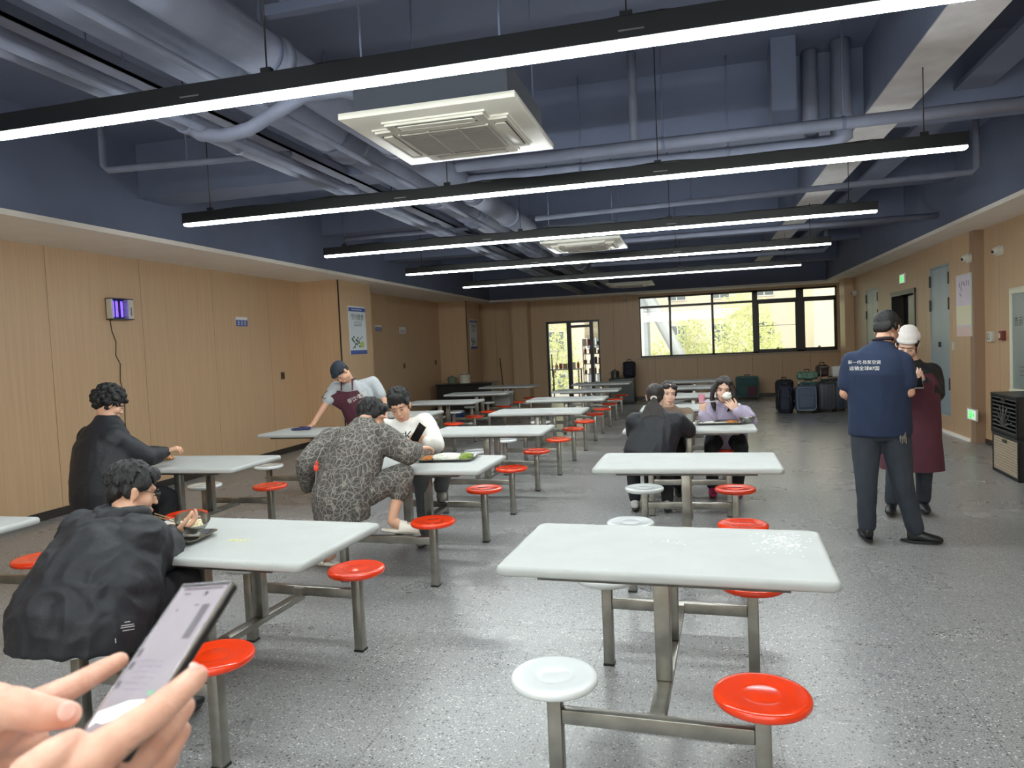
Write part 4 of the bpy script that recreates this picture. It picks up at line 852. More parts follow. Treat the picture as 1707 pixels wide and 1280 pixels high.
P10, j10, H10 = person('canteen cook in a white cap, black jacket and long maroon apron looking at her phone', dict(
    pel=pel, che=che, neck=nk, head=hd, hf=(-.3, -.85, -.42), hu=(.05, -.2, 1), hem=pel+V(0, 0, -.10),
    shL=at(1552, 620, 6.84), shR=at(1492, 622, 6.72), elL=at(1560, 657, 6.80), elR=at(1488, 660, 6.66), wrL=at(1540, 636, 6.56), wrR=at(1516, 640, 6.50),
    hipL=pel-s10*.09, hipR=pel+s10*.09, knL=V(1.86, 6.78, .46), knR=V(1.62, 6.72, .46), anL=V(1.86, 6.84, .10), anR=V(1.60, 6.78, .10), toL=V(1.84, 6.66, .03), toR=V(1.54, 6.62, .03),
    handL=dict(d=(-.8, -.3, .35), n=(0, .2, 1), c=.45), handR=dict(d=(.6, -.2, .6), n=(.3, .5, .6), c=.5)),
    BLK, DJ, M['black'], skin=SKIN2, bulk=1.14, sl=1.08, hairfn=lambda b, H: hair_short(b, H, 0, fringe=False, w=.96), wr=(.006, 8, (1, 1, .7)))
b = MB(); lell(b, H10, (0, -.03, .075), (.093, .108, .078)); lell(b, H10, (0, .035, .07), (.078, .062, .03)); lell(b, H10, (0, -.04, .12), (.07, .08, .05))
solid(b, 'cap', mat('white_cap_cloth', (218, 212, 208), .9, bump=.3, bscale=120), P10, voxel=.0055, smooth=2, post=strands(.003, 60, (1, 1, .15)))
t10 = [(nk.lerp(che, .6), .09, .135), (che, .12, .16), (che.lerp(pel, .5), .19, .175), (pel, .215, .18), (pel+V(0, 0, -.15), .23, .19), (pel+V(0, 0, -.32), .245, .195), (pel+V(0, 0, -.42), .25, .195)]
apron(P10, MAR, [arc(c_, s10, f10, rx, ry, -1.45, 1.45) for c_, rx, ry in t10], over=j10, front=f10)
# ================================================================== things on the tables
def thing(o, label, cat, group=None, kind=None): return tag(o, label, cat, group, kind)
def copy_at(o, loc, rz=0): c = copy_tree(o); c.location = loc; c.rotation_euler.z = rz; return c
TRAYM = mat('tray_steel', (170, 170, 165), .25, metal=.95); FOODG = mat('greens', (120, 140, 50), .6, noise_amt=.4, nscale=60); FOODO = mat('braised_food', (176, 110, 50), .5, noise_amt=.4, nscale=70); RICEM = mat('rice_white', (238, 236, 226), .7, noise_amt=.05, nscale=90, bump=.8, bscale=160)
def tray(w=.40, d=.28):
    b = MB(); L_ = []
    for ins, z in ((.012, 0), (.0, .002), (-.012, .016), (-.02, .018), (-.02, .0195), (-.01, .0185), (.004, .005), (.01, .004)):
        W, D, r = w/2-ins, d/2-ins, .04; lp = []
        for k, (qx, qy) in enumerate(((1, 1), (-1, 1), (-1, -1), (1, -1))):
            for j in range(6): a = k*PI/2+j*PI/10; lp.append(b.bm.verts.new((qx*(W-r)+r*math.cos(a), qy*(D-r)+r*math.sin(a), z)))
        L_.append(lp)
    for p, q in zip(L_, L_[1:]):
        for i in range(24): b.bm.faces.new((p[i], p[(i+1) % 24], q[(i+1) % 24], q[i]))
    b.bm.faces.new(L_[-1]); b.bm.faces.new(L_[0][::-1])
    for x, y0, y1 in ((-.03, .0, .11), (.07, .0, .11)): b.b2((x-.004, y0, .004), (x+.004, y1, .014))
    b.b2((-w/2+.02, -.004, .004), (w/2-.02, .004, .014)); return b
def bowl_mb(r=.075, h=.06):
    b = MB(); b.lathe([(0, 0), (r*.45, 0), (r*.47, .004), (r*.75, h*.35), (r*.95, h*.8), (r, h), (r*.985, h+.002), (r*.93, h*.8), (r*.72, h*.37), (r*.4, .008), (0, .007)], n=36); return b
def heap(name, m, n, c, r, hgt, piece, parent=None, seed=1, flat=.6):
    random.seed(seed); b = MB()
    b.ell(Vector(c)+V(0, 0, hgt*.1), (r[0]*.9, r[1]*.9, hgt*.75), sub=3)
    for i in range(n):
        a, q = random.random()*2*PI, math.sqrt(random.random()); x, y = r[0]*q*math.cos(a), r[1]*q*math.sin(a); z = hgt*math.sqrt(max(.03, 1-q*q))*.85
        b.ell(Vector(c)+V(x, y, z), (piece*(.6+random.random()*.8), piece*.55, piece*flat), rot=Matrix.Rotation(random.random()*3, 3, 'Z') @ Matrix.Rotation(random.random()-.5, 3, 'X'), sub=1)
    return b.build(name, m, parent, True)
TZ = .7515
t1 = empty('meal_tray', (-1.87, 5.20, TZ), .10); o = tray().build('tray_body', TRAYM, t1, 40); thing(t1, 'steel meal tray heaped with rice on the table beside the white sweatshirt man', 'tray')
o = heap('rice_heap', RICEM, 500, (-1.87, 5.20, TZ+.006), (.135, .085), .045, .006, seed=2); thing(o, 'heap of white rice on the steel tray', 'rice', kind='stuff')
o = heap('vegetable_portion', FOODO, 60, (-2.02, 5.17, TZ+.006), (.045, .08), .022, .012, seed=3); thing(o, 'orange-brown braised vegetables at the left end of the rice tray', 'food', kind='stuff')
o = heap('vegetable_portion', FOODG, 70, (-1.735, 5.22, TZ+.006), (.05, .085), .04, .012, seed=4, flat=.4); thing(o, 'yellow-green vegetables at the right end of the rice tray', 'food', kind='stuff')
t2 = empty('meal_tray', (.20, 7.33, TZ), 0); tray(.42, .27).build('tray_body', TRAYM, t2, 40); thing(t2, 'steel meal tray in front of the woman in lavender', 'tray')
o = heap('food_portion', RICEM, 120, (.10, 7.32, TZ+.006), (.06, .07), .015, .008, seed=5); thing(o, 'bit of white rice left on the tray of the woman in lavender', 'food', kind='stuff')
o = heap('food_portion', FOODO, 70, (.32, 7.32, TZ+.006), (.06, .08), .022, .011, seed=6); thing(o, 'brown food at the right end of the tray of the woman in lavender', 'food', kind='stuff')
o = bowl_mb(.078, .062).build('soup_bowl', TRAYM, None, 50, (.462, 7.30, TZ)); thing(o, 'small steel bowl on the table corner beside the woman in lavender', 'bowl')
b = bowl_mb(.078, .062); o = b.build('soup_bowl', TRAYM, None, 50); o.location = at(320, 884, 2.86); o.rotation_euler = (math.radians(12), math.radians(16), 0); thing(o, 'steel bowl held up by the man in glasses', 'bowl')
g = heap('noodles', mat('pale_noodles', (224, 214, 180), .5), 40, (0, 0, .03), (.05, .05), .012, .012, seed=7); g.parent = o
t3 = empty('meal_tray', (-2.41, 2.85, TZ), .1); tray(.3, .2).build('tray_body', TRAYM, t3, 40); thing(t3, 'steel tray under the bowl of the man in glasses', 'tray')
def stick(p0, p1, label, grp, m='wooden_stick', rgb=(176, 140, 96)):
    b = MB(); b.tube([p0, p1], [.0035, .0025], 8); o = b.build('chopstick', mat(m, rgb, .5)); thing(o, label, 'chopstick', grp); return o
for dz in (0, .02): stick(at(297, 872-dz*200, 2.93), at(258, 860-dz*200, 2.80), ('lower' if dz == 0 else 'upper')+' wooden chopstick between the mouth and hand of the man in glasses', 'chopsticks of the man in glasses')
for dz in (0, .01): stick(at(1168, 671-dz*150, 7.30), at(1198, 669-dz*100, 7.28), ('lower' if dz == 0 else 'upper')+' grey chopstick held out level by the woman in lavender', 'chopsticks of the woman in lavender', 'metal_stick', (190, 186, 180))
b = MB(); b.ell((0, 0, 0), (.046, .046, .036), sub=4); b.ell((0, 0, .028), (.016, .016, .014)); b.ell((.02, -.03, .02), (.02, .02, .015)); o = solid(b, 'steamed_bun', RICEM, None, voxel=.004, smooth=4); o.location = at(1212, 660, 7.35); thing(o, 'round white steamed bun held to the mouth of the woman in lavender', 'bun')
b = MB(); b.lathe([(0, 0), (.026, 0), (.034, .085), (.036, .088), (.033, .088), (.025, .004), (0, .004)], n=24); o = b.build('paper_cup', mat('pink_cup', (222, 150, 170), .5), None, 50, at(1170, 672, 7.34)); thing(o, 'pink paper cup in the raised hand of the woman in lavender', 'cup')
b = MB(); b.lathe([(0, 0), (.03, 0), (.034, .09), (.0365, .1), (.033, .1), (.029, .006), (0, .006)], n=24); o = b.build('drinking_cup', mat('clear_cup', (220, 224, 220), .15, trans=.7), None, 50, (-.08, 7.28, TZ)); thing(o, 'clear cup on the table between the women', 'cup')
random.seed(9)
b = MB(); b.box((0, 0, .012), (.13, .05, .018), rz=.3, bev=.007); b.box((.02, .03, .02), (.08, .03, .015), rz=-.4, bev=.006); b.box((-.04, -.02, .008), (.05, .04, .014), rz=.9, bev=.005)
o = solid(b, 'snack_wrapper', mat('orange_wrapper', (190, 120, 36), .35, noise_amt=.35, nscale=40), None, voxel=.004, smooth=1, wr=(.004, 40, (1, 1, 1))); o.location = (-4.44, 5.22, TZ+.002); thing(o, 'crumpled orange snack wrapper on the table of the curly-haired man', 'wrapper')
b = MB(); b.box((0, 0, .012), (.2, .09, .02), rz=.35, bev=.008); b.box((.03, .02, .024), (.12, .06, .02), rz=.1, bev=.008); b.box((-.06, -.02, .012), (.09, .07, .018), rz=.8, bev=.006)
o = solid(b, 'cleaning_cloth', mat('dark_blue_cloth', (52, 54, 92), .9, bump=.3, bscale=120), None, voxel=.006, smooth=1, wr=(.006, 30, (1, 1, 1))); o.location = (-4.40, 7.36, TZ); thing(o, 'dark blue cleaning cloth under the hand of the canteen worker', 'cloth')
def phone(name, mw, label, body, L_=.155, W=.073, T=.009, screen=None):
    r = empty(name, mw.translation); r.rotation_mode = 'QUATERNION'; r.rotation_quaternion = mw.to_quaternion()
    b = MB(); b.box((0, 0, 0), (W, L_, T), bev=.0035, seg=3); b.build('case', body, r, 40)
    b = MB(); b.box((0, 0, T/2+.0002), (W-.006, L_-.008, .0006)); b.build('screen', screen or mat('phone_glass', (20, 20, 24), .1), r)
    thing(r, label, 'phone'); return r
phone('mobile_phone', frame(at(697, 723, 5.22), (.72, -.3, -.62), Vector((.55, .1, .82)).normalized(), (0, -1, .2)).normalized() if False else frame(at(697, 722, 5.20), V(.80, -.25, -.54).normalized(), V(.54, .0, .84).normalized(), V(.80, -.25, -.54).cross(V(.54, .0, .84)).normalized()), 'dark phone held upright by the man in the white sweatshirt', M['black'])
phone('mobile_phone', frame(at(1529, 633, 6.47), (1, 0, 0), V(0, .5, .86), V(1, 0, 0).cross(V(0, .5, .86))), 'white phone in the hands of the cook', M['white'])
b = MB()
for k in range(5): b.box((.02*k-.05, .01*math.sin(k*2), 0), (.022, .012, .002), rz=k*.9, bev=.0008)
o = b.build('food_scrap', mat('cabbage_scrap', (206, 206, 120), .6)); o.location = (-2.07, 2.87, .7490); thing(o, 'small yellow-green food scrap on the nearest left table', 'food scrap')
b = MB(); random.seed(12)
for k in range(170):
    x, y = random.gauss(.46, .05), random.gauss(.16, .07)
    if x < .57 and abs(y) < .31: b.lathe([(random.uniform(.002, .007), 0), (.0015, .0008), (0, .001)], (x, y, 0), 8)
for k in range(14): b.lathe([(random.uniform(.002, .006), 0), (.001, .0008), (0, .0009)], (random.gauss(.02, .03), random.gauss(.1, .015), 0), 8)
o = b.build('water_drops', mat('water', (235, 240, 242), .05, spec=.8)); o.location = (-.145, 2.92, .7482); o.rotation_euler.z = -.045; thing(o, 'drops of spilt water on the right corner of the nearest right table', 'water drops', kind='stuff')

# ================================================================== things on the walls
SGN = mat('sign_blue', (52, 84, 160), .4); PAP = mat('sign_white', (222, 222, 224), .4)
def wall_sign(y0, y1, z0, z1, x, side, label, blue=True):
    r = empty('wall_sign', (x, (y0+y1)/2, z0)); w_, h_ = y1-y0, z1-z0; s = side
    b = MB(); b.b2((0, -w_/2, 0), (s*.006, w_/2, h_)); b.build('plate', PAP, r)
    b = MB(); b.b2((s*.006, -w_/2, 0), (s*.008, w_/2, h_*.66)); b.build('colour_band', SGN if blue else PAP, r)
    b = MB(); m_ = PAP if blue else mat('print_grey', (120, 110, 105), .6)
    for k in range(3):
        c = (k-1)*w_*.28; q = w_*.09
        b.b2((s*.008, c-q, h_*.12), (s*.009, c+q, h_*.17)); b.b2((s*.008, c-q, h_*.32), (s*.009, c+q, h_*.37)); b.b2((s*.008, c-q*.2, h_*.12), (s*.009, c+q*.2, h_*.56)); b.b2((s*.008, c-q*.8, h_*.5), (s*.009, c+q*.8, h_*.54))
    b.build('lettering', m_, r); thing(r, label, 'sign')
wall_sign(9.46, 9.74, 2.09, 2.23, XL, 1, 'small blue and white sign on the left wall, left of the poster pillar')
wall_sign(14.30, 14.62, 2.07, 2.20, XL, 1, 'small blue sign on the left wall just past the poster pillar')
wall_sign(15.6, 15.98, 2.03, 2.18, XL, 1, 'small white square sign on the left wall, right of the small blue one', blue=False)
for y, z, lab in ((10.63, 1.29, 'small brown wall switch left of the poster pillar'), (15.79, 1.27, 'small brown wall switch past the poster pillar'), (17.9, 1.29, 'small dark wall switch near the far left corner')):
    b = MB(); b.b2((XL, y-.05, z-.06), (XL+.012, y+.05, z+.06), bev=.003); o = b.build('wall_switch', mat('switch_brown', (84, 66, 44), .4)); thing(o, lab, 'switch')
    b = MB(); b.b2((XL+.012, y-.02, z-.03), (XL+.016, y+.02, z+.03)); b.build('rocker', M['dark'], o)
# insect lamp
r = empty('insect_killer_lamp', (XL, 7.18, 2.12)); b = MB(); b.b2((0, -.17, 0), (.09, .17, .012), bev=.003); b.b2((0, -.17, .24), (.09, .17, .252), bev=.003); b.b2((0, -.165, .012), (.01, .165, .24)); b.build('frame', M['black'], r)
b = MB(); b.b2((.012, .095, .012), (.088, .168, .24)); b.b2((.012, -.168, .012), (.08, -.14, .24)); b.build('side_panel', M['white'], r)
for y in (-.105, -.045, .03):
    b = MB(); b.tube([(.045, y, .03), (.045, y, .22)], .013, 12); b.build('ultraviolet_tube', mat('uv_tube', (120, 90, 255), .4, emit=(104, 74, 255), es=1.1), r)
b = MB()
for k in range(12): b.tube([(.075, -.135+.019*k, .02), (.075, -.135+.019*k, .235)], .0012, 5)
for z in (.03, .12, .21): b.tube([(.078, -.135, z), (.078, .09, z)], .0015, 5)
b.build('grid', M['dark'], r)
b = MB(); b.b2((.088, .12, .05), (.089, .14, .15)); b.build('side_label', mat('print_grey', (120, 110, 105), .6), r)
thing(r, 'black and white insect lamp with violet tubes on the left wall', 'insect lamp')
b = MB(); pts = [V(XL+.006, 7.06, 2.12), V(XL+.006, 7.08, 1.98), V(XL+.006, 7.13, 1.86), V(XL+.006, 7.11, 1.70), V(XL+.006, 7.17, 1.6), V(XL+.006, 7.15, 1.4), V(XL+.006, 7.2, 1.2), V(XL+.006, 7.18, .9), V(XL+.006, 7.2, .5), V(XL+.02, 7.2, .1)]
b.tube(pts, .0045, 6); thing(b.build('power_cord', M['dark']), 'thin dark cord hanging from the insect lamp', 'cord')
# posters
def poster(name, org, sx, w_, h_, label, style):
    """org lower left, sx direction to the right as seen; face normal = sx x z"""
    sx = Vector(sx); nrm = sx.cross(V(0, 0, 1)); r = empty(name, org)
    F = frame((0, 0, 0), sx, V(0, 0, 1), nrm)
    def rect(b, x0, y0, x1, y1, t0=.008, t1=.0095):
        vs = b.box(F @ V((x0+x1)/2*w_, (y0+y1)/2*h_, (t0+t1)/2), (abs(x1-x0)*w_, abs(y1-y0)*h_, t1-t0), rot=F.to_3x3())
    b = MB(); rect(b, 0, 0, 1, 1, 0, .008); b.build('board', mat('poster_white' if style != 2 else 'poster_lilac', (214, 222, 230) if style != 2 else (214, 204, 218), .35, noise_amt=.05, nscale=4), r)
    if style == 1:
        b = MB(); rect(b, 0, .0, 1, .085); rect(b, 0, .89, 1, .97); b.build('blue_band', SGN, r)
        b = MB()
        for k in range(6): rect(b, .18+.1*k, .92, .25+.1*k, .94, .0095, .0105)
        b.build('band_lettering', PAP, r)
        o = text_obj('title_lettering', '节约粮食', w_*.19, mat('olive_print', (90, 104, 80), .6), frame(Vector(org)+(F @ V(.5*w_, .765*h_, .0098)), sx, V(0, 0, 1), nrm), extrude=.0004); keep(o, r)
        b = MB()
        for y in (.66, .62, .59):
            for k in range(8): rect(b, .28+.06*k, y, .32+.06*k, y+.014)
        b.build('small_lettering', mat('print_grey', (120, 110, 105), .6), r)
        b = MB(); random.seed(3)
        for k in range(16):
            x, y = .12+.5*random.random(), .14+.22*random.random(); c = F @ V(x*w_, y*h_, .009); b.ell(c, (.004, .022, .022) if abs(nrm.x) > .5 else (.022, .004, .022), rot=Matrix.Rotation(random.random(), 3, nrm), sub=2)
        b.tube([F @ V(.15*w_, .12*h_, .01), F @ V(.45*w_, .26*h_, .01), F @ V(.75*w_, .37*h_, .01)], .006, 6); b.build('printed_branch', mat('ink_green', (52, 78, 60), .6), r)
        b = MB()
        for k in range(10): a = k*2*PI/10; b.ell(F @ V((.7+.09*math.cos(a))*w_, (.2+.035*math.sin(a))*h_, .009), (.004, .03, .03) if abs(nrm.x) > .5 else (.03, .004, .03), sub=2)
        b.build('printed_bowl', mat('lime_print', (186, 200, 110), .6), r)
    elif style == 2:
        b = MB(); rect(b, 0, .18, 1, .5, .008, .0086); b.build('warm_panel', mat('poster_cream', (228, 222, 190), .4), r)
        b = MB(); rect(b, 0, 0, 1, .16, .008, .0086); b.build('rose_panel', mat('poster_rose', (226, 196, 190), .4), r)
        b = MB()
        for x, y, a in ((.25, .84, .3), (.4, .86, -.3), (.55, .85, .5), (.7, .86, -.2), (.85, .85, .4), (.35, .77, .6), (.3, .68, 1.0)):
            c = F @ V(x*w_, y*h_, .009); b.box(c, (.002, .02, .07) if abs(nrm.x) > .5 else (.07, .002, .02), rot=Matrix.Rotation(a, 3, nrm))
        b.build('brush_lettering', mat('print_lilac_grey', (140, 126, 150), .6), r)
        b = MB(); rect(b, 1, 0, 1.03, 1, 0, .012); rect(b, 0, 1, 1.03, 1.01, 0, .012); b.build('edge_frame', M['white'], r)
    thing(r, label, 'poster'); return r
poster('wall_poster', (-5.9, 11.62, 1.59), (0, 1, 0), .66, .86, 'tall blue and white canteen poster on the first pillar of the left wall', 1)
poster('wall_poster', (-5.87, 18.55, 1.60), (0, 1, 0), .6, .80, 'tall blue and white poster in shadow on the far left pillar', 1)
poster('wall_poster', (XR, 11.66, 1.46), (0, -1, 0), .58, .86, 'tall pale lilac poster on the right wall beside the grey double door', 2)
# emergency exit signs
GRN = mat('exit_green', (60, 200, 90), .4, emit=(40, 230, 80), es=.35); GLOW = mat('exit_white', (225, 235, 225), .4, emit=(225, 240, 225), es=.15)
def exit_sign(y, z, w_, h_, label):
    r = empty('exit_sign', (XR, y, z)); b = MB(); b.b2((-.02, -w_/2, 0), (0, w_/2, h_), bev=.003); b.build('case', M['white'], r)
    b = MB(); b.b2((-.0215, -w_/2+.03, .015), (-.02, w_/2-.03, h_-.015)); b.build('face', GLOW, r)
    b = MB(); x0, x1 = -.0235, -.0215
    b.b2((x0, -.005, .03), (x1, .09, .042)); b.b2((x0, -.005, h_-.042), (x1, .09, h_-.03)); b.b2((x0, .08, .03), (x1, .092, h_-.03)); b.b2((x0, -.01, .03), (x1, .002, h_-.03))
    b.ell((-.0225, .035, h_*.72), (.001, .012, .012), sub=2)
    for p, q in (((.035, h_*.65), (.03, h_*.45)), ((.03, h_*.45), (.055, h_*.28)), ((.03, h_*.45), (.01, h_*.25)), ((.035, h_*.6), (.06, h_*.5)), ((.035, h_*.6), (.012, h_*.52)), ((-.09, h_*.5), (-.03, h_*.5)), ((-.09, h_*.5), (-.065, h_*.65)), ((-.09, h_*.5), (-.065, h_*.35))):
        b.tube([(-.0225, -p[0], p[1]) if False else (-.0225, p[0], p[1]), (-.0225, q[0], q[1])], .006, 6)
    b.build('running_man_symbol', GRN, r); thing(r, label, 'exit sign')
exit_sign(11.08, .31, .36, .16, 'green running-man exit sign low on the right wall near the crates')
exit_sign(14.4, 2.42, .36, .18, 'green running-man exit sign above the dark doorway')
def dome(loc, s, label, name='security_camera', col='white'):
    r = empty(name, loc); b = MB(); b.lathe([(0, 0), (.07, 0), (.072, .02), (.066, .045), (.05, .05), (0, .05)], n=28, m=Matrix.Rotation(PI/2*s, 4, 'Y')); b.build('base', M[col], r, 50)
    b = MB(); b.ell((s*.06, 0, 0), (.055, .052, .052)); b.build('ball', M[col], r); b = MB(); b.ell((s*.1, -.015, -.008), (.02, .022, .022)); b.build('lens', M['black'], r); thing(r, label, 'camera')
dome((XR, 11.12, 2.52), -1, 'white dome camera on the right wall above the lilac poster'); dome((XR2, 10.42, 2.53), -1, 'white camera with a dark lens in the recess of the right wall'); dome((XR, 18.3, 2.5), -1, 'small white camera at the far end of the right wall')
b = MB(); b.tube([(-1.85, YF-.12, 2.86), (-1.85, YF-.12, 2.78)], .02, 10); b.ell((-1.85, YF-.14, 2.75), (.05, .07, .045)); o = b.build('security_camera', M['white'], None, True); thing(o, 'white camera under the plaster border left of the window', 'camera')
r = empty('alarm_sounder', (XR2, 10.72, 1.38)); b = MB(); b.b2((-.05, -.07, 0), (0, .07, .14), bev=.008); b.build('housing', M['white'], r, 40); b = MB()
for a in range(8): b.box((-.052, .035*math.cos(a*PI/4), .07+.035*math.sin(a*PI/4)), (.004, .01, .02), rot=Matrix.Rotation(-a*PI/4, 3, 'X'))
b.build('grille', M['steel'], r); thing(r, 'white square alarm sounder beside the notice board', 'alarm')
r = empty('call_point', (XR2, 10.36, 1.40)); b = MB(); b.b2((-.045, -.06, 0), (0, .06, .12), bev=.006); b.build('housing', mat('call_red', (120, 52, 40), .4), r, 40); b = MB(); b.b2((-.047, .0, .03), (-.044, .05, .09)); b.build('button', M['white'], r); thing(r, 'dark red fire call point beside the notice board', 'call point')
for y, z in ((13.46, 1.35), (11.82, 1.32)):
    b = MB(); b.b2((XR-.012, y-.045, z-.06), (XR, y+.045, z+.06), bev=.004); b.b2((XR-.016, y-.02, z-.03), (XR-.01, y+.02, z+.03)); o = b.build('light_switch', M['white']); thing(o, 'white switch on the right wall ' + ('beside the dark doorway' if y > 13 else 'between the grey double door and the lilac poster'), 'switch')
r = empty('notice_board', (XR2, 9.42, .72)); b = MB(); b.b2((-.03, -1.6, 0), (0, .62, 1.28)); b.build('panel', mat('board_grey_green', (134, 144, 140), .3), r)
b = MB(); b.b2((-.05, -1.65, 1.24), (0, .66, 1.32), bev=.01); b.b2((-.06, -1.65, -.02), (0, .66, .10), bev=.015); b.b2((-.048, .61, 0), (0, .66, 1.28), bev=.006); b.build('frame', mat('cream_frame', (226, 222, 200), .4), r, 40)
o = text_obj('board_lettering', '告示', .12, M['dark'], frame((XR2-.031, 9.86, 1.62), (0, -1, 0), (0, 0, 1), (-1, 0, 0)), extrude=.0004); keep(o, r)
b = MB()
for k in range(3): b.b2((-.032, .28, .36-.05*k), (-.0305, .42, .37-.05*k))
b.build('pencil_marks', mat('print_grey', (120, 110, 105), .6), r)
thing(r, 'grey-green notice board with a cream frame, cut by the right edge of the photo', 'notice board')

# ================================================================== crates by the right wall
def crate(name, loc, rz, lattice, label, col, w_=.56, d=.8, h=.43):
    r = empty(name, loc, rz); b = MB(); t = .02
    b.b2((0, 0, 0), (w_, d, .02)); b.b2((0, 0, 0), (t, t*2, h)); b.b2((0, d-t*2, 0), (t, d, h)); b.b2((w_-t, 0, 0), (w_, d, h)); b.b2((0, d-t, 0), (w_, d, h)); b.b2((0, 0, 0), (w_, t, h)); b.b2((-.004, -.004, h-.03), (w_+.004, d+.004, h), bev=.004); b.b2((0, 0, 0), (t, d, .035))
    b.build('crate_body', M['black'], r)
    b = MB(); n = 13 if lattice else 9
    for k in range(n):
        z = .045+(h-.09)*k/(n-1); b.b2((.004, .03, z-.007), (.014, d-.03, z+.007))
    if lattice:
        for k in range(20): y = .05+(d-.1)*k/19; b.b2((.002, y-.005, .03), (.012, y+.005, h-.03))
    else:
        for k in range(7): a = PI*(k+.5)/7; b.tube([(.0, d/2, .1), (.0, d/2+.25*math.cos(a), .1+.22*math.sin(a))], .008, 6)
    b.build('lattice_side', mat(*col), r)
    b = MB(); b.b2((-.006, d/2-.06, h-.075), (.003, d/2+.06, h-.045)); b.build('hand_hole', M['dark'], r)
    thing(r, label, 'crate')
LB = ('lattice_tan', (176, 160, 138), .5); LD = ('lattice_grey', (74, 72, 70), .5)
crate('storage_crate', (3.10, 8.20, 0), -.06, True, 'black and tan lattice crate on the floor at the right edge, bottom of the stack', LB)
crate('storage_crate', (3.09, 8.20, .432), -.06, False, 'black ribbed crate at the right edge, on top of the tan lattice crate', LD)

# ================================================================== the far left: counter, pots, bucket, broom
b = MB(); b.b2((-6.4, 17.2, 0), (-4.95, 17.8, .70), bev=.01); b.b2((-6.43, 17.17, .70), (-4.92, 17.83, .74), bev=.008); o = b.build('serving_counter', mat('black_counter', (30, 30, 32), .3)); thing(o, 'low black counter with two pots in the far left corner', 'counter')
g = MB()
for x in (-6.0, -5.5): g.b2((x-.003, 17.195, .04), (x+.003, 17.2, .68))
g.build('door_gap', M['dark'], o)
def pot(loc, r_, h, m, label):
    r = empty('cooking_pot', loc); b = MB(); b.lathe([(0, 0), (r_*.92, 0), (r_, .02), (r_, h), (r_*1.03, h+.006), (r_*.97, h+.006), (0, h+.006)], n=28); b.build('pot_body', m, r, 50)
    b = MB(); b.lathe([(r_*1.0, h+.006), (r_*.6, h+.03), (.02, h+.04), (0, h+.04)], n=28); b.ell((0, 0, h+.055), (.02, .02, .016)); b.build('lid', m, r, 50)
    b = MB()
    for s in (-1, 1): b.tube([(s*r_, -.03, h*.7), (s*(r_+.03), -.02, h*.72), (s*(r_+.03), .02, h*.72), (s*r_, .03, h*.7)], .006, 6)
    b.build('handle', M['dark'], r); thing(r, label, 'pot')
pot((-6.06, 17.45, .742), .11, .15, mat('grey_green_enamel', (120, 128, 112), .4), 'small grey-green pot on the black counter')
pot((-5.72, 17.45, .742), .145, .20, mat('cream_enamel', (214, 206, 190), .4, noise_amt=.15, nscale=20), 'larger cream pot with a lid on the black counter')
b = MB(); b.lathe([(0, 0), (.13, 0), (.165, .27), (.17, .28), (0, .28)], n=28); o = b.build('plastic_bucket', mat('blue_plastic', (60, 84, 128), .4), None, 50, (-4.9, 14.3, 0)); thing(o, 'blue bucket with a pale lid on the floor under the far left tables', 'bucket')
g = MB(); g.lathe([(.172, .28), (.172, .3), (.14, .32), (0, .322)], n=28); g.build('lid', mat('pale_blue_lid', (176, 192, 214), .4), o, 50)
b = MB(); b.tube([(-5.50, YF-.06, 1.3), (-5.36, YF-.3, .12)], .012, 8); o = b.build('broom', M['dark']); thing(o, 'dark broom leaning against the far wall', 'broom'); g = MB(); g.b2((-5.5, YF-.36, .0), (-5.2, YF-.28, .14), bev=.02); g.build('brush_head', M['black'], o)
for i, (x, y, z, lab) in enumerate(((-3.71, 13.75, .455, 'grey plastic box on a red stool between the far left tables'), (-3.1, 14.2, 0, 'grey plastic box on the floor near the far left table'))):
    b = MB(); b.b2((-.16, -.12, 0), (.16, .12, .02)); 
    for s in (-1, 1): b.b2((s*.16-.01*s-.01, -.12, 0), (s*.16-.01*s+.01, .12, .2)); b.b2((-.16, s*.12-.01*s-.008, 0), (.16, s*.12-.01*s+.008, .2))
    b.b2((-.17, -.13, .19), (.17, .13, .2)); o = b.build('plastic_box', mat('grey_plastic', (140, 136, 132), .5)); o.location = (x, y, z); thing(o, lab, 'box')

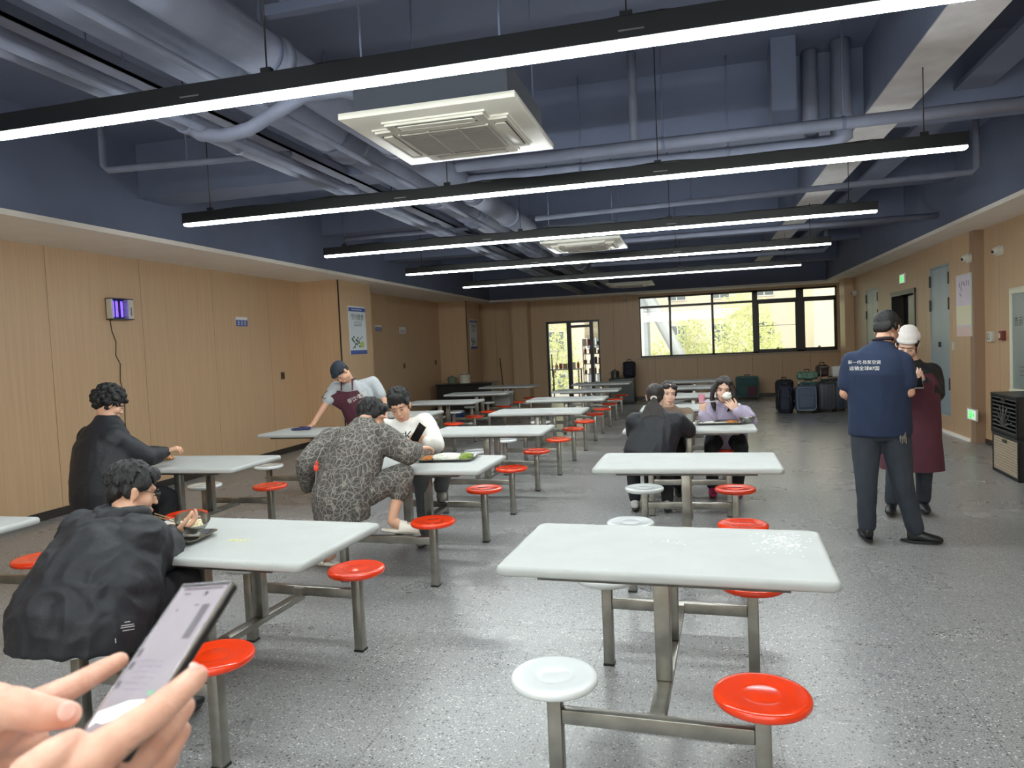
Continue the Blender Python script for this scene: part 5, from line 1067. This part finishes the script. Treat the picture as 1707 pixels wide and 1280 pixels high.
# ---- cabinet with pot and bag right of the glass door
r = empty('steel_cabinet', (-1.88, 19.2, 0)); b = MB(); b.b2((-.36, -.3, .0), (.3, .3, .66), bev=.015); b.build('cabinet_body', mat('dark_green_grey', (52, 58, 54), .35), r, 40); b = MB(); b.b2((-.33, -.306, .05), (-.04, -.3, .62)); b.b2((-.01, -.306, .05), (.27, -.3, .62)); b.build('cabinet_door', mat('dark_green_door', (60, 66, 62), .3), r); thing(r, 'dark cabinet standing right of the glass door', 'cabinet')
pot((-2.1, 19.15, .662), .11, .18, M['steel'], 'steel pot with a lid on the dark cabinet by the glass door')
def bag_mb(w_, d, h): b = MB(); b.box((0, 0, h/2), (w_, d, h), bev=min(w_, d, h)*.3, seg=5); b.box((0, -d*.5, h*.35), (w_*.7, d*.3, h*.45), bev=d*.12, seg=4); return b
def backpack(loc, w_, d, h, m, label, rz=0, strap=True, grp=None):
    r = empty('backpack', loc, rz); solid_ = bag_mb(w_, d, h); me = solid_
    o = solid(me, 'bag_body', m, None, voxel=.012, smooth=6, wr=(.008, 10, (1, 1, 1))); o.parent = r
    b = MB(); b.tube([(-.05, .03, h-.01), (-.04, .03, h+.05), (.04, .03, h+.05), (.05, .03, h-.01)], .009, 8); b.build('handle', M['black'], r)
    if strap:
        for s in (-1, 1): b = MB(); b.tube([(s*w_*.3, -d*.5, h*.9), (s*w_*.42, -d*.72, h*.6), (s*w_*.45, -d*.7, h*.3), (s*w_*.4, -d*.5, .05)], .014, 8); b.build('strap', M['black'], r)
    thing(r, label, 'bag', grp); return r
backpack((-1.72, 19.2, .662), .32, .2, .42, mat('navy_bag', (34, 36, 48), .8), 'dark bag on the cabinet by the glass door')

# ---- luggage by the window
def suitcase(loc, w_, d, h, rgb, label, rz=0, ribs=0, pole=0, trim=(60, 62, 66), soft=False, name='suitcase'):
    r = empty(name, loc, rz); z0 = .05; m = mat('case_%d_%d_%d' % rgb, rgb, .75 if soft else .35, noise_amt=.06, nscale=8)
    b = MB(); b.box((0, 0, z0+h/2), (w_, d, h), bev=min(w_, d)*.22, seg=5)
    if ribs:
        for k in range(ribs): x = -w_*.38+w_*.76*k/(ribs-1); b.box((x, -d/2, z0+h/2), (w_*.055, .014, h*.84), bev=.005)
    b.build('shell', m, r, 40)
    b = MB(); pts = []
    for s, zz in ((1, 0), (-1, 0)): pass
    hw, hh, rr = w_/2-.02, h/2-.02, .06
    loop = []
    for k, (qx, qz) in enumerate(((1, 1), (-1, 1), (-1, -1), (1, -1))):
        for j in range(5): a = k*PI/2+j*PI/8; loop.append(V(qx*(hw-rr)+rr*math.cos(a), -d/2+(.0 if soft else .004), z0+h/2+qz*(hh-rr)+rr*math.sin(a)))
    loop.append(loop[0]); b.tube(loop, .009, 8); b.build('piping', mat('case_trim_%d_%d_%d' % trim, trim, .6), r, 40)
    if soft: b = MB(); b.box((0, -d/2-.012, z0+h*.38), (w_*.74, .04, h*.5), bev=.018, seg=3); b.build('front_pocket', m, r, 40)
    b = MB(); b.tube([(-.07, 0, z0+h-.005), (-.065, 0, z0+h+.03), (.065, 0, z0+h+.03), (.07, 0, z0+h-.005)], .009, 8); b.build('carry_handle', M['black'], r)
    if pole:
        b = MB(); b.tube([(-.08, d*.3, z0+h), (-.08, d*.3, z0+h+pole)], .008, 8); b.tube([(.08, d*.3, z0+h), (.08, d*.3, z0+h+pole)], .008, 8); b.tube([(-.09, d*.3, z0+h+pole), (.09, d*.3, z0+h+pole)], .015, 10); b.build('pull_handle', M['steel'], r)
    for sx in (-1, 1):
        for sy in (-1, 1):
            b = MB(); b.tube([(sx*w_*.38-.01, sy*d*.3, .028), (sx*w_*.38+.01, sy*d*.3, .028)], .028, 14); b.box((sx*w_*.38, sy*d*.3, .05), (.03, .04, .02)); b.build('wheel', M['black'], r)
    thing(r, label, 'suitcase'); return r
NVB = mat('black_nylon', (26, 27, 34), .8); NV2 = mat('navy_nylon', (36, 40, 56), .8)
backpack((1.78, 16.1, 0), .34, .26, .66, NVB, 'tall black backpack on the floor, leftmost of the luggage by the window', .2)
backpack((1.74, 15.6, 0), .28, .24, .56, NV2, 'dark navy backpack standing in front of the tall black one', -.2)
suitcase((2.12, 15.55, 0), .40, .26, .50, (78, 88, 108), 'blue-grey fabric suitcase with pale piping in front of the luggage', soft=True, trim=(120, 132, 150))
suitcase((2.24, 16.02, 0), .40, .28, .56, (44, 74, 80), 'dark teal suitcase behind the blue-grey one', trim=(80, 110, 112), pole=0)
backpack((2.22, 16.02, .652), .40, .24, .16, mat('green_white_bag', (96, 128, 112), .7, noise_amt=.4, nscale=18), 'green and white patterned bag lying on the teal suitcase', 0, strap=False)
suitcase((2.53, 15.72, 0), .34, .26, .56, (56, 60, 66), 'charcoal ribbed suitcase with its pull handle raised', ribs=5, pole=.30)
suitcase((2.79, 15.85, 0), .22, .40, .54, (40, 44, 62), 'narrow navy suitcase right of the charcoal one', ribs=3)
suitcase((3.03, 15.65, 0), .2, .40, .44, (166, 164, 164), 'silver suitcase at the right end of the luggage, half hidden by the man in navy', ribs=3)
backpack((2.56, 16.3, .692), .26, .2, .24, mat('brown_bag', (66, 50, 44), .7), 'small dark brown bag on top of the luggage', 0, strap=False)
suitcase((2.74, 16.3, 0), .50, .3, .60, (48, 52, 58), 'dark grey suitcase at the back of the luggage pile', ribs=5)
b = MB(); b.box((0, 0, .11), (.26, .2, .22), bev=.015); o = b.build('white_box', mat('white_carton', (214, 210, 204), .6), None, 40, (2.87, 16.3, .682)); thing(o, 'small white box on top of the luggage', 'box')
suitcase((1.25, 19.4, 0), .56, .28, .54, (52, 86, 84), 'green suitcase with a maroon pocket against the wall under the window', soft=True, trim=(96, 124, 120))
g = MB(); g.b2((1.24, 19.22, .1), (1.48, 19.23, .34), bev=.003); o = g.build('luggage_pocket', mat('maroon_pocket', (86, 44, 60), .7)); keep(o, [x for x in bpy.data.objects if x.get('label', '').startswith('green suitcase')][0])
for x, z, w_, m, lab in ((.45, 0, .36, mat('pale_check_bag', (150, 138, 140), .8, noise_amt=.4, nscale=20), 'pale patterned bag against the wall under the window, left of the green suitcase'), (-.35, 0, .4, mat('dusky_bag', (84, 74, 74), .8), 'dusky bag against the wall under the window, farthest left')):
    backpack((x, 19.6, z), w_, .24, .46, m, lab, 0, strap=False)
# ================================================================== storage seen through the glass door
b = MB(); b.b2((-6.2, YF+.2, -.1), (-1.7, YF+3.6, 0)); struct('floor_annex', b, mat('annex_floor', (170, 165, 156), .5))
b = MB(); b.b2((-1.72, YF+.2, 0), (-1.62, YF+3.6, 2.7)); b.b2((-4.6, YF+.2, 0), (-4.5, YF+2.2, 1.1)); b.b2((-4.6, YF+.2, 2.75), (-1.62, YF+1.2, 2.85)); struct('wall_annex', b, mat('annex_wall', (226, 218, 206), .7))
r = empty('storage_shelf', (-2.75, YF+1.3, 0)); b = MB()
for x in (-.5, .5):
    for y in (-.2, .2): b.b2((x-.015, y-.015, 0), (x+.015, y+.015, 1.75))
for z in (.15, .7, 1.0, 1.3, 1.55): b.b2((-.5, -.2, z-.012), (.5, .2, z+.012))
b.build('shelf_frame', mat('cream_shelf', (214, 206, 190), .5), r); thing(r, 'cream storage shelf seen through the glass door', 'shelf')
random.seed(21)
def clutter(kind, z, x, lab_group, y=YF+1.2, where=''):
    c_, cn = random.choice([((150, 60, 50), 'brick-red'), ((190, 170, 130), 'tan'), ((96, 60, 50), 'dark brown'), ((214, 206, 196), 'cream'), ((120, 70, 60), 'reddish-brown'), ((60, 40, 70), 'dark violet')])
    b = MB(); w_, h = random.uniform(.05, .11), random.uniform(.1, .22)
    if kind: b.lathe([(0, 0), (w_*.5, 0), (w_*.5, h*.7), (w_*.2, h*.85), (w_*.2, h), (0, h)], n=14)
    else: b.b2((-w_/2, -.08, 0), (w_/2, .08, h), bev=.004)
    o = b.build('jar' if kind else 'carton', mat('clutter_%d_%d_%d' % c_, c_, .5), None, 50, (x, y, z)); tag(o, 'small %s %s on the %s beyond the glass door' % (cn, 'jar' if kind else 'carton', where), 'jar' if kind else 'carton', lab_group)
for z, wh in ((.712, 'lowest filled shelf'), (1.012, 'second filled shelf'), (1.312, 'third filled shelf'), (1.562, 'top shelf')):
    x = -3.2
    while x < -2.32: k = random.random() < .5; clutter(k, z, x, 'jars on the shelf beyond the glass door' if k else 'cartons on the shelf beyond the glass door', where=wh); x += random.uniform(.12, .16)
b = MB(); b.b2((-3.3, YF+1.9, 1.78), (-2.3, YF+1.93, 2.5)); o = b.build('hanging_panel', mat('pale_wood_grain', (196, 186, 164), .6, noise_amt=.22, nscale=4, stretch=(1, 1, 4))); thing(o, 'pale wood-grain board hanging beyond the glass door', 'board')
r = empty('work_table', (-3.75, YF+1.0, 0)); b = MB(); b.b2((-.5, -.3, .86), (.45, .3, .9)); b.build('table_top', mat('pale_top', (226, 220, 212), .4), r)
for x in (-.45, .4):
    for y in (-.26, .26): b = MB(); b.b2((x-.02, y-.02, 0), (x+.02, y+.02, .86)); b.build('leg', M['steel'], r)
thing(r, 'pale work table seen through the glass door', 'table')
random.seed(8)
for i in range(7): clutter(random.random() < .4, .902, -4.15+.13*i, 'odds and ends on the table beyond the glass door', YF+.85, ['left end of the work table', 'left part of the work table', 'work table, left of its middle', 'middle of the work table', 'work table, right of its middle', 'right part of the work table', 'right end of the work table'][i])
def jug(x, lab):
    r = empty('water_jug', (x, YF+.62, 0)); b = MB(); b.lathe([(0, 0), (.13, 0), (.135, .02), (.135, .3), (.12, .36), (.05, .42), (.045, .46), (0, .46)], n=24); b.build('jug_body', mat('milky_plastic', (206, 208, 212), .4), r, 50)
    b = MB(); b.lathe([(.05, .44), (.055, .50), (0, .505)], n=20); b.build('cap', mat('violet_blue_cap', (52, 44, 150), .4), r, 50); thing(r, lab, 'jug', None)
jug(-3.12, 'milky jug with a violet-blue cap just beyond the glass door, left one'); jug(-2.82, 'milky jug with a violet-blue cap just beyond the glass door, right one')

# ================================================================== outside the window
b = MB(); b.b2((-40, YF+.5, -4.1), (50, 90, -4.0)); struct('ground_outside', b, mat('outside_ground', (160, 158, 150), .9))
FAC = mat('pale_facade', (190, 180, 166), .9); WGL = mat('facade_window', (96, 100, 104), .3)
r = empty('apartment_building', (2, 52, -4)); b = MB(); b.b2((-14, 0, 0), (12, 10, 24)); b.build('facade', FAC, r)
for i in range(9):
    for j in range(6):
        x, z = -12.5+2.9*i, 2.2+3.1*j; b = MB(); b.b2((x-.06, -.06, z-.06), (x+1.26, .0, z+1.36)); f = b.build('window_frame', mat('frame_white', (205, 202, 195), .5), r); b = MB(); b.b2((x, -.07, z), (x+.57, -.06, z+1.3)); b.b2((x+.63, -.07, z), (x+1.2, -.06, z+1.3)); b.build('window_pane', WGL, f)
thing(r, 'pale apartment building with rows of windows beyond the trees', 'building')
r = empty('glazed_building', (4.6, 31, -4)); b = MB(); b.b2((0, 0, 0), (8, 8, 14)); b.build('facade', mat('cream_facade', (200, 188, 166), .9), r)
for j in range(4):
    b = MB(); z = .8+3*j; b.b2((1.3, -.05, z), (4.6, 0, z+2.3)); g = b.build('window_frame', mat('pale_green_frame', (190, 204, 190), .5), r); b = MB()
    for k in range(3): b.b2((1.4+1.1*k, -.06, z+.1), (2.35+1.1*k, -.045, z+1.3)); b.b2((1.4+1.1*k, -.06, z+1.4), (2.35+1.1*k, -.045, z+2.2))
    b.build('window_pane', mat('pale_window', (186, 204, 206), .2), g)
thing(r, 'cream building with green-framed glazing at the right of the window', 'building')
r = empty('covered_stair', (-2.2, 27, -4)); b = MB()
b.tube([(-.3, 0, 9.0), (2.6, 0, 3.0)], .22, 4); b.tube([(-.3, 0, 8.1), (.6, 0, 7.4)], .1, 4); b.build('sloping_beam', mat('pale_steel_grey', (170, 172, 174), .6), r); b = MB(); b.b2((-.9, 0, 0), (.5, 1.5, 7.6)); b.build('stair_tower', mat('mid_grey_cladding', (150, 154, 160), .7), r); b = MB(); b.b2((-1.3, -.3, 7.6), (1.6, 1.8, 7.75)); b.build('canopy', mat('mid_grey_cladding', (150, 154, 160), .7), r)
thing(r, 'grey stair tower with a sloping beam outside the left pane of the window', 'stair tower')
LEAF = mat('fresh_leaves', (196, 200, 140), .7, noise_amt=.12, nscale=1.2)
_nt = LEAF.node_tree; _tr = _nt.nodes.new('ShaderNodeBsdfTranslucent'); _tr.inputs[0].default_value = (*lin((214, 214, 168)), 1); _mx = _nt.nodes.new('ShaderNodeMixShader'); _mx.inputs[0].default_value = .3
_nt.links.new(_nt.nodes['Principled BSDF'].outputs[0], _mx.inputs[1]); _nt.links.new(_tr.outputs[0], _mx.inputs[2]); _nt.links.new(_mx.outputs[0], _nt.nodes['Material Output'].inputs[0])
def tree(loc, crown, h, label, seed, m=LEAF, n=3800):
    random.seed(seed); r = empty('tree', loc); b = MB(); b.tube([(0, 0, 0), (.05, .02, h*.3), (0, 0, h*.7)], [.12, .09, .04], 10)
    for k in range(6): a = k*1.05; b.tube([(0, 0, h*(.3+.05*k)), (crown*.6*math.cos(a), crown*.6*math.sin(a), h*(.5+.05*k))], [.04, .015], 6)
    b.build('trunk', mat('bark', (96, 84, 70), .9), r)
    b = MB(); c0_ = V(0, 0, h*.58); hz = h*.42
    for k in range(n):
        d = Vector((random.gauss(0, 1), random.gauss(0, 1), random.gauss(0, 1))).normalized(); q = random.random()**.33
        bump = 1+.16*noise.noise(d*2.6+V(seed, 0, 0)); p = c0_+V(d.x*crown, d.y*crown, d.z*hz)*q*bump; s = .055+random.random()*.05
        u = Vector((random.gauss(0, 1), random.gauss(0, 1), random.gauss(0, 1))).normalized(); v = u.orthogonal().normalized()
        b.poly([p-u*s, p+v*s*.5, p+u*s, p-v*s*.5])
    o = b.build('foliage', m, r); tag(r, label, 'tree', None)
tree((-.2, 30, -4), 1.0, 6.6, 'round yellow-green tree outside, behind the second pane of the window', 2)
tree((1.75, 27.5, -4), 1.35, 7.4, 'large yellow-green tree outside, behind the third pane of the window', 3, n=5200)
tree((-1.7, 33.5, -4), .8, 5.6, 'small green tree outside behind the leftmost pane', 5, n=2200)
tree((3.1, 32, -4), .7, 5.9, 'small green tree outside behind the opening sash', 6, n=2000)
tree((-6.1, 31, -4), 1.4, 7.2, 'yellow-green tree seen through the glass door', 7, n=3000)
b = MB(); b.b2((-17.5, 45, -4), (-12.6, 51, 9)); o = b.build('tower_block', mat('pale_blue_block', (190, 206, 214), .8)); thing(o, 'pale blue block seen through the glass door', 'building')
# ================================================================== the phone held up in the lower left, close to the camera
def ad(u, v, z): return CAM + (FW + RI*((u-853.5)/FPX) - UP*((v-640)/FPX))*z
Tp, Bp = ad(352, 976, .690), ad(188, 1228, .590)
mid = (Tp+Bp)/2; ydir = (Tp-Bp).normalized(); xw = (RI*.72 - FW*.66 - UP*.0); xw = (xw-ydir*xw.dot(ydir)).normalized(); nz_ = xw.cross(ydir)
mid = Tp - ydir*.0805
SIL = mat('silver_rim', (196, 194, 196), .25, metal=.8)
ph = phone('mobile_phone', frame(mid, xw, ydir, nz_), 'large phone held up close in the lower left, its lit screen facing the holder', M['black'], L_=.161, W=.0765, T=.0095,
           screen=mat('lit_screen', (138, 132, 138), .12, emit=(186, 176, 186), es=.12, noise_amt=.06, nscale=30))
def ui(name, x0, y0, x1, y1, rgb, es=.1, z=.0054):
    b = MB(); b.b2((x0, y0, z), (x1, y1, z+.0002)); b.build(name, mat('ui_%d_%d_%d' % rgb, rgb, .3, emit=rgb, es=es), ph)
ui('screen_label', .016, .022, .0265, .056, (96, 92, 98), .04)
ui('screen_notch', -.030, .073, .030, .0745, (70, 66, 72), .02)
for k, (x, y, w_, h) in enumerate(((-.034, .004, .005, .008), (-.034, -.008, .006, .007), (-.034, -.026, .005, .007), (-.024, .068, .010, .0012), (.008, .066, .004, .004), (.004, .055, .006, .0015), (-.02, .050, .003, .002))): ui('screen_mark', x, y, x+w_, y+h, (84, 80, 88), .02)
for r_ in range(6):
    for k in range(3): ui('screen_text', -.022+.0125*k+.003*(r_ % 2), .0-.0052*r_, -.014+.0125*k+.003*(r_ % 2), .0016-.0052*r_, (128, 118, 134), .05)
b = MB(); o_ = [(-.034, -.047), (-.02, -.0425), (0, -.036), (.02, -.034), (.034, -.035), (.034, -.058), (.02, -.055), (.008, -.060), (-.006, -.052), (-.018, -.056), (-.028, -.055), (-.034, -.060)]
b.prism([(x, y) for x, y in o_], .0003, Matrix.Translation((0, 0, .0052))); b.build('screen_picture', mat('ui_white', (240, 238, 236), .3, emit=(250, 248, 244), es=.32), ph)
b = MB(); b.b2((-.0375, -.0805, .0035), (-.0355, .0805, .0056)); b.b2((.0355, -.0805, .0035), (.0375, .0805, .0056)); b.b2((-.0375, .0785, .0035), (.0375, .0805, .0057)); b.build('rim', SIL, ph)
ui('screen_green_icon', .018, -.030, .026, -.026, (96, 150, 120), .08)

def skin_patch():
    m = bpy.data.materials.new('skin_hand'); m.use_nodes = True; nt = m.node_tree; bs = nt.nodes['Principled BSDF']; L = nt.links.new
    tc = nt.nodes.new('ShaderNodeTexCoord'); n1 = nt.nodes.new('ShaderNodeTexNoise'); n1.inputs['Scale'].default_value = 45; L(tc.outputs['Object'], n1.inputs['Vector'])
    r = nt.nodes.new('ShaderNodeValToRGB'); r.color_ramp.elements[0].position = .3; r.color_ramp.elements[1].position = .7
    r.color_ramp.elements[0].color = (*lin((206, 152, 130)), 1); r.color_ramp.elements[1].color = (*lin((226, 178, 156)), 1); L(n1.outputs[0], r.inputs[0])
    vd = nt.nodes.new('ShaderNodeVectorMath'); vd.operation = 'DISTANCE'; vd.inputs[1].default_value = TAT; L(tc.outputs['Object'], vd.inputs[0])
    n2 = nt.nodes.new('ShaderNodeTexNoise'); n2.inputs['Scale'].default_value = 150; L(tc.outputs['Object'], n2.inputs['Vector'])
    mu = nt.nodes.new('ShaderNodeMath'); mu.operation = 'MULTIPLY_ADD'; mu.inputs[1].default_value = .016; L(n2.outputs[0], mu.inputs[0]); L(vd.outputs['Value'], mu.inputs[2])
    mr = nt.nodes.new('ShaderNodeMapRange'); mr.inputs['From Min'].default_value = .015; mr.inputs['From Max'].default_value = .022; mr.inputs['To Min'].default_value = .65; mr.inputs['To Max'].default_value = 0; L(mu.outputs[0], mr.inputs['Value'])
    mx = nt.nodes.new('ShaderNodeMix'); mx.data_type = 'RGBA'; L(mr.outputs[0], mx.inputs['Factor']); L(r.outputs[0], mx.inputs['A']); mx.inputs['B'].default_value = (*lin((96, 84, 70)), 1); L(mx.outputs['Result'], bs.inputs['Base Color'])
    bs.inputs['Roughness'].default_value = .48; bs.inputs['Subsurface Weight'].default_value = .08; bs.inputs['Subsurface Radius'].default_value = (.01, .004, .002)
    bp = nt.nodes.new('ShaderNodeBump'); bp.inputs['Strength'].default_value = .25; bp.inputs['Distance'].default_value = .002; n3 = nt.nodes.new('ShaderNodeTexNoise'); n3.inputs['Scale'].default_value = 300; L(tc.outputs['Object'], n3.inputs['Vector']); L(n3.outputs[0], bp.inputs['Height']); L(bp.outputs[0], bs.inputs['Normal'])
    return m
TAT = ad(226, 1245, .56)
rt = empty('person', V(-.42, .1, 0)); thing(rt, 'hands of a person just left of the camera, holding up a phone', 'person')
b = MB()
# the cradling hand: fingers up the far edge of the phone, thumb on the near edge
b.chain([ad(327, 1127, .590), ad(296, 1156, .578), ad(255, 1190, .566), ad(196, 1232, .555), ad(120, 1290, .55)], [.0098, .0115, .0128, .0150, .020])
b.chain([ad(306, 1178, .620), ad(285, 1205, .612), ad(252, 1240, .60), ad(205, 1282, .585), ad(130, 1330, .57)], [.0100, .0120, .0130, .0155, .020])
b.chain([ad(300, 1218, .63), ad(280, 1248, .62), ad(250, 1285, .61), ad(200, 1325, .59), ad(130, 1360, .575)], [.0095, .0115, .0125, .0150, .020])
b.chain([ad(284, 1262, .635), ad(262, 1290, .625), ad(230, 1318, .61), ad(190, 1350, .595), ad(130, 1385, .58)], [.0085, .0100, .0110, .0130, .018])
b.chain([ad(122, 1236, .548), ad(92, 1256, .54), ad(48, 1290, .535), ad(60, 1345, .545)], [.0100, .0128, .0148, .019])
b.ell(ad(130, 1335, .565), (.045, .035, .04)); b.chain([ad(110, 1380, .56), ad(20, 1470, .53), ad(-160, 1600, .49)], [.032, .030, .040])
# the other hand: thumb on the screen edge, index behind it
b.chain([ad(200, 1101, .668), ad(165, 1120, .655), ad(118, 1146, .64), ad(50, 1180, .62), ad(-10, 1200, .60)], [.0080, .0098, .0112, .0140, .017])
b.chain([ad(113, 1191, .580), ad(72, 1190, .570), ad(18, 1178, .565), ad(-50, 1195, .57)], [.0108, .0138, .0160, .020])
b.chain([ad(62, 1232, .630), ad(20, 1236, .62), ad(-30, 1240, .61), ad(-60, 1225, .60)], [.0100, .0115, .0130, .018])
b.chain([ad(48, 1262, .635), ad(8, 1270, .62), ad(-40, 1268, .61), ad(-70, 1245, .60)], [.0095, .0110, .0120, .018])
b.ell(ad(-40, 1205, .59), (.04, .035, .032)); b.chain([ad(-60, 1215, .585), ad(-160, 1270, .56), ad(-340, 1380, .52)], [.030, .029, .038])
hb = solid(b, 'body', skin_patch(), rt, voxel=.0021, smooth=6)
# join the forearms off-frame with one sleeve each
NAIL = mat('fingernail_pink', (232, 190, 176), .25)
for a_, c_, w_ in ((ad(100, 1183, .5655), ad(122, 1187, .5735), .0075), (ad(318, 1119, .583), ad(331, 1112, .590), .0062)):
    t = (c_-a_).normalized(); n_ = -((a_+c_)/2-CAM).normalized(); n_ = (n_-t*n_.dot(t)).normalized(); s_ = t.cross(n_); g = MB(); g.ell((a_+c_)/2, ((c_-a_).length*.62, w_, .0022), rot=Matrix((t, s_, n_)).transposed()); kb(g, 'fingernail', NAIL, rt)
for p0, p1, p2 in ((ad(10, 1480, .53), ad(-90, 1550, .505), ad(-230, 1660, .47)), (ad(-185, 1285, .555), ad(-270, 1335, .535), ad(-420, 1430, .5))):
    b = MB(); b.chain([p0, p1, p2], [.045, .05, .058]); solid(b, 'sleeve', NAV, rt, voxel=.006, smooth=4)
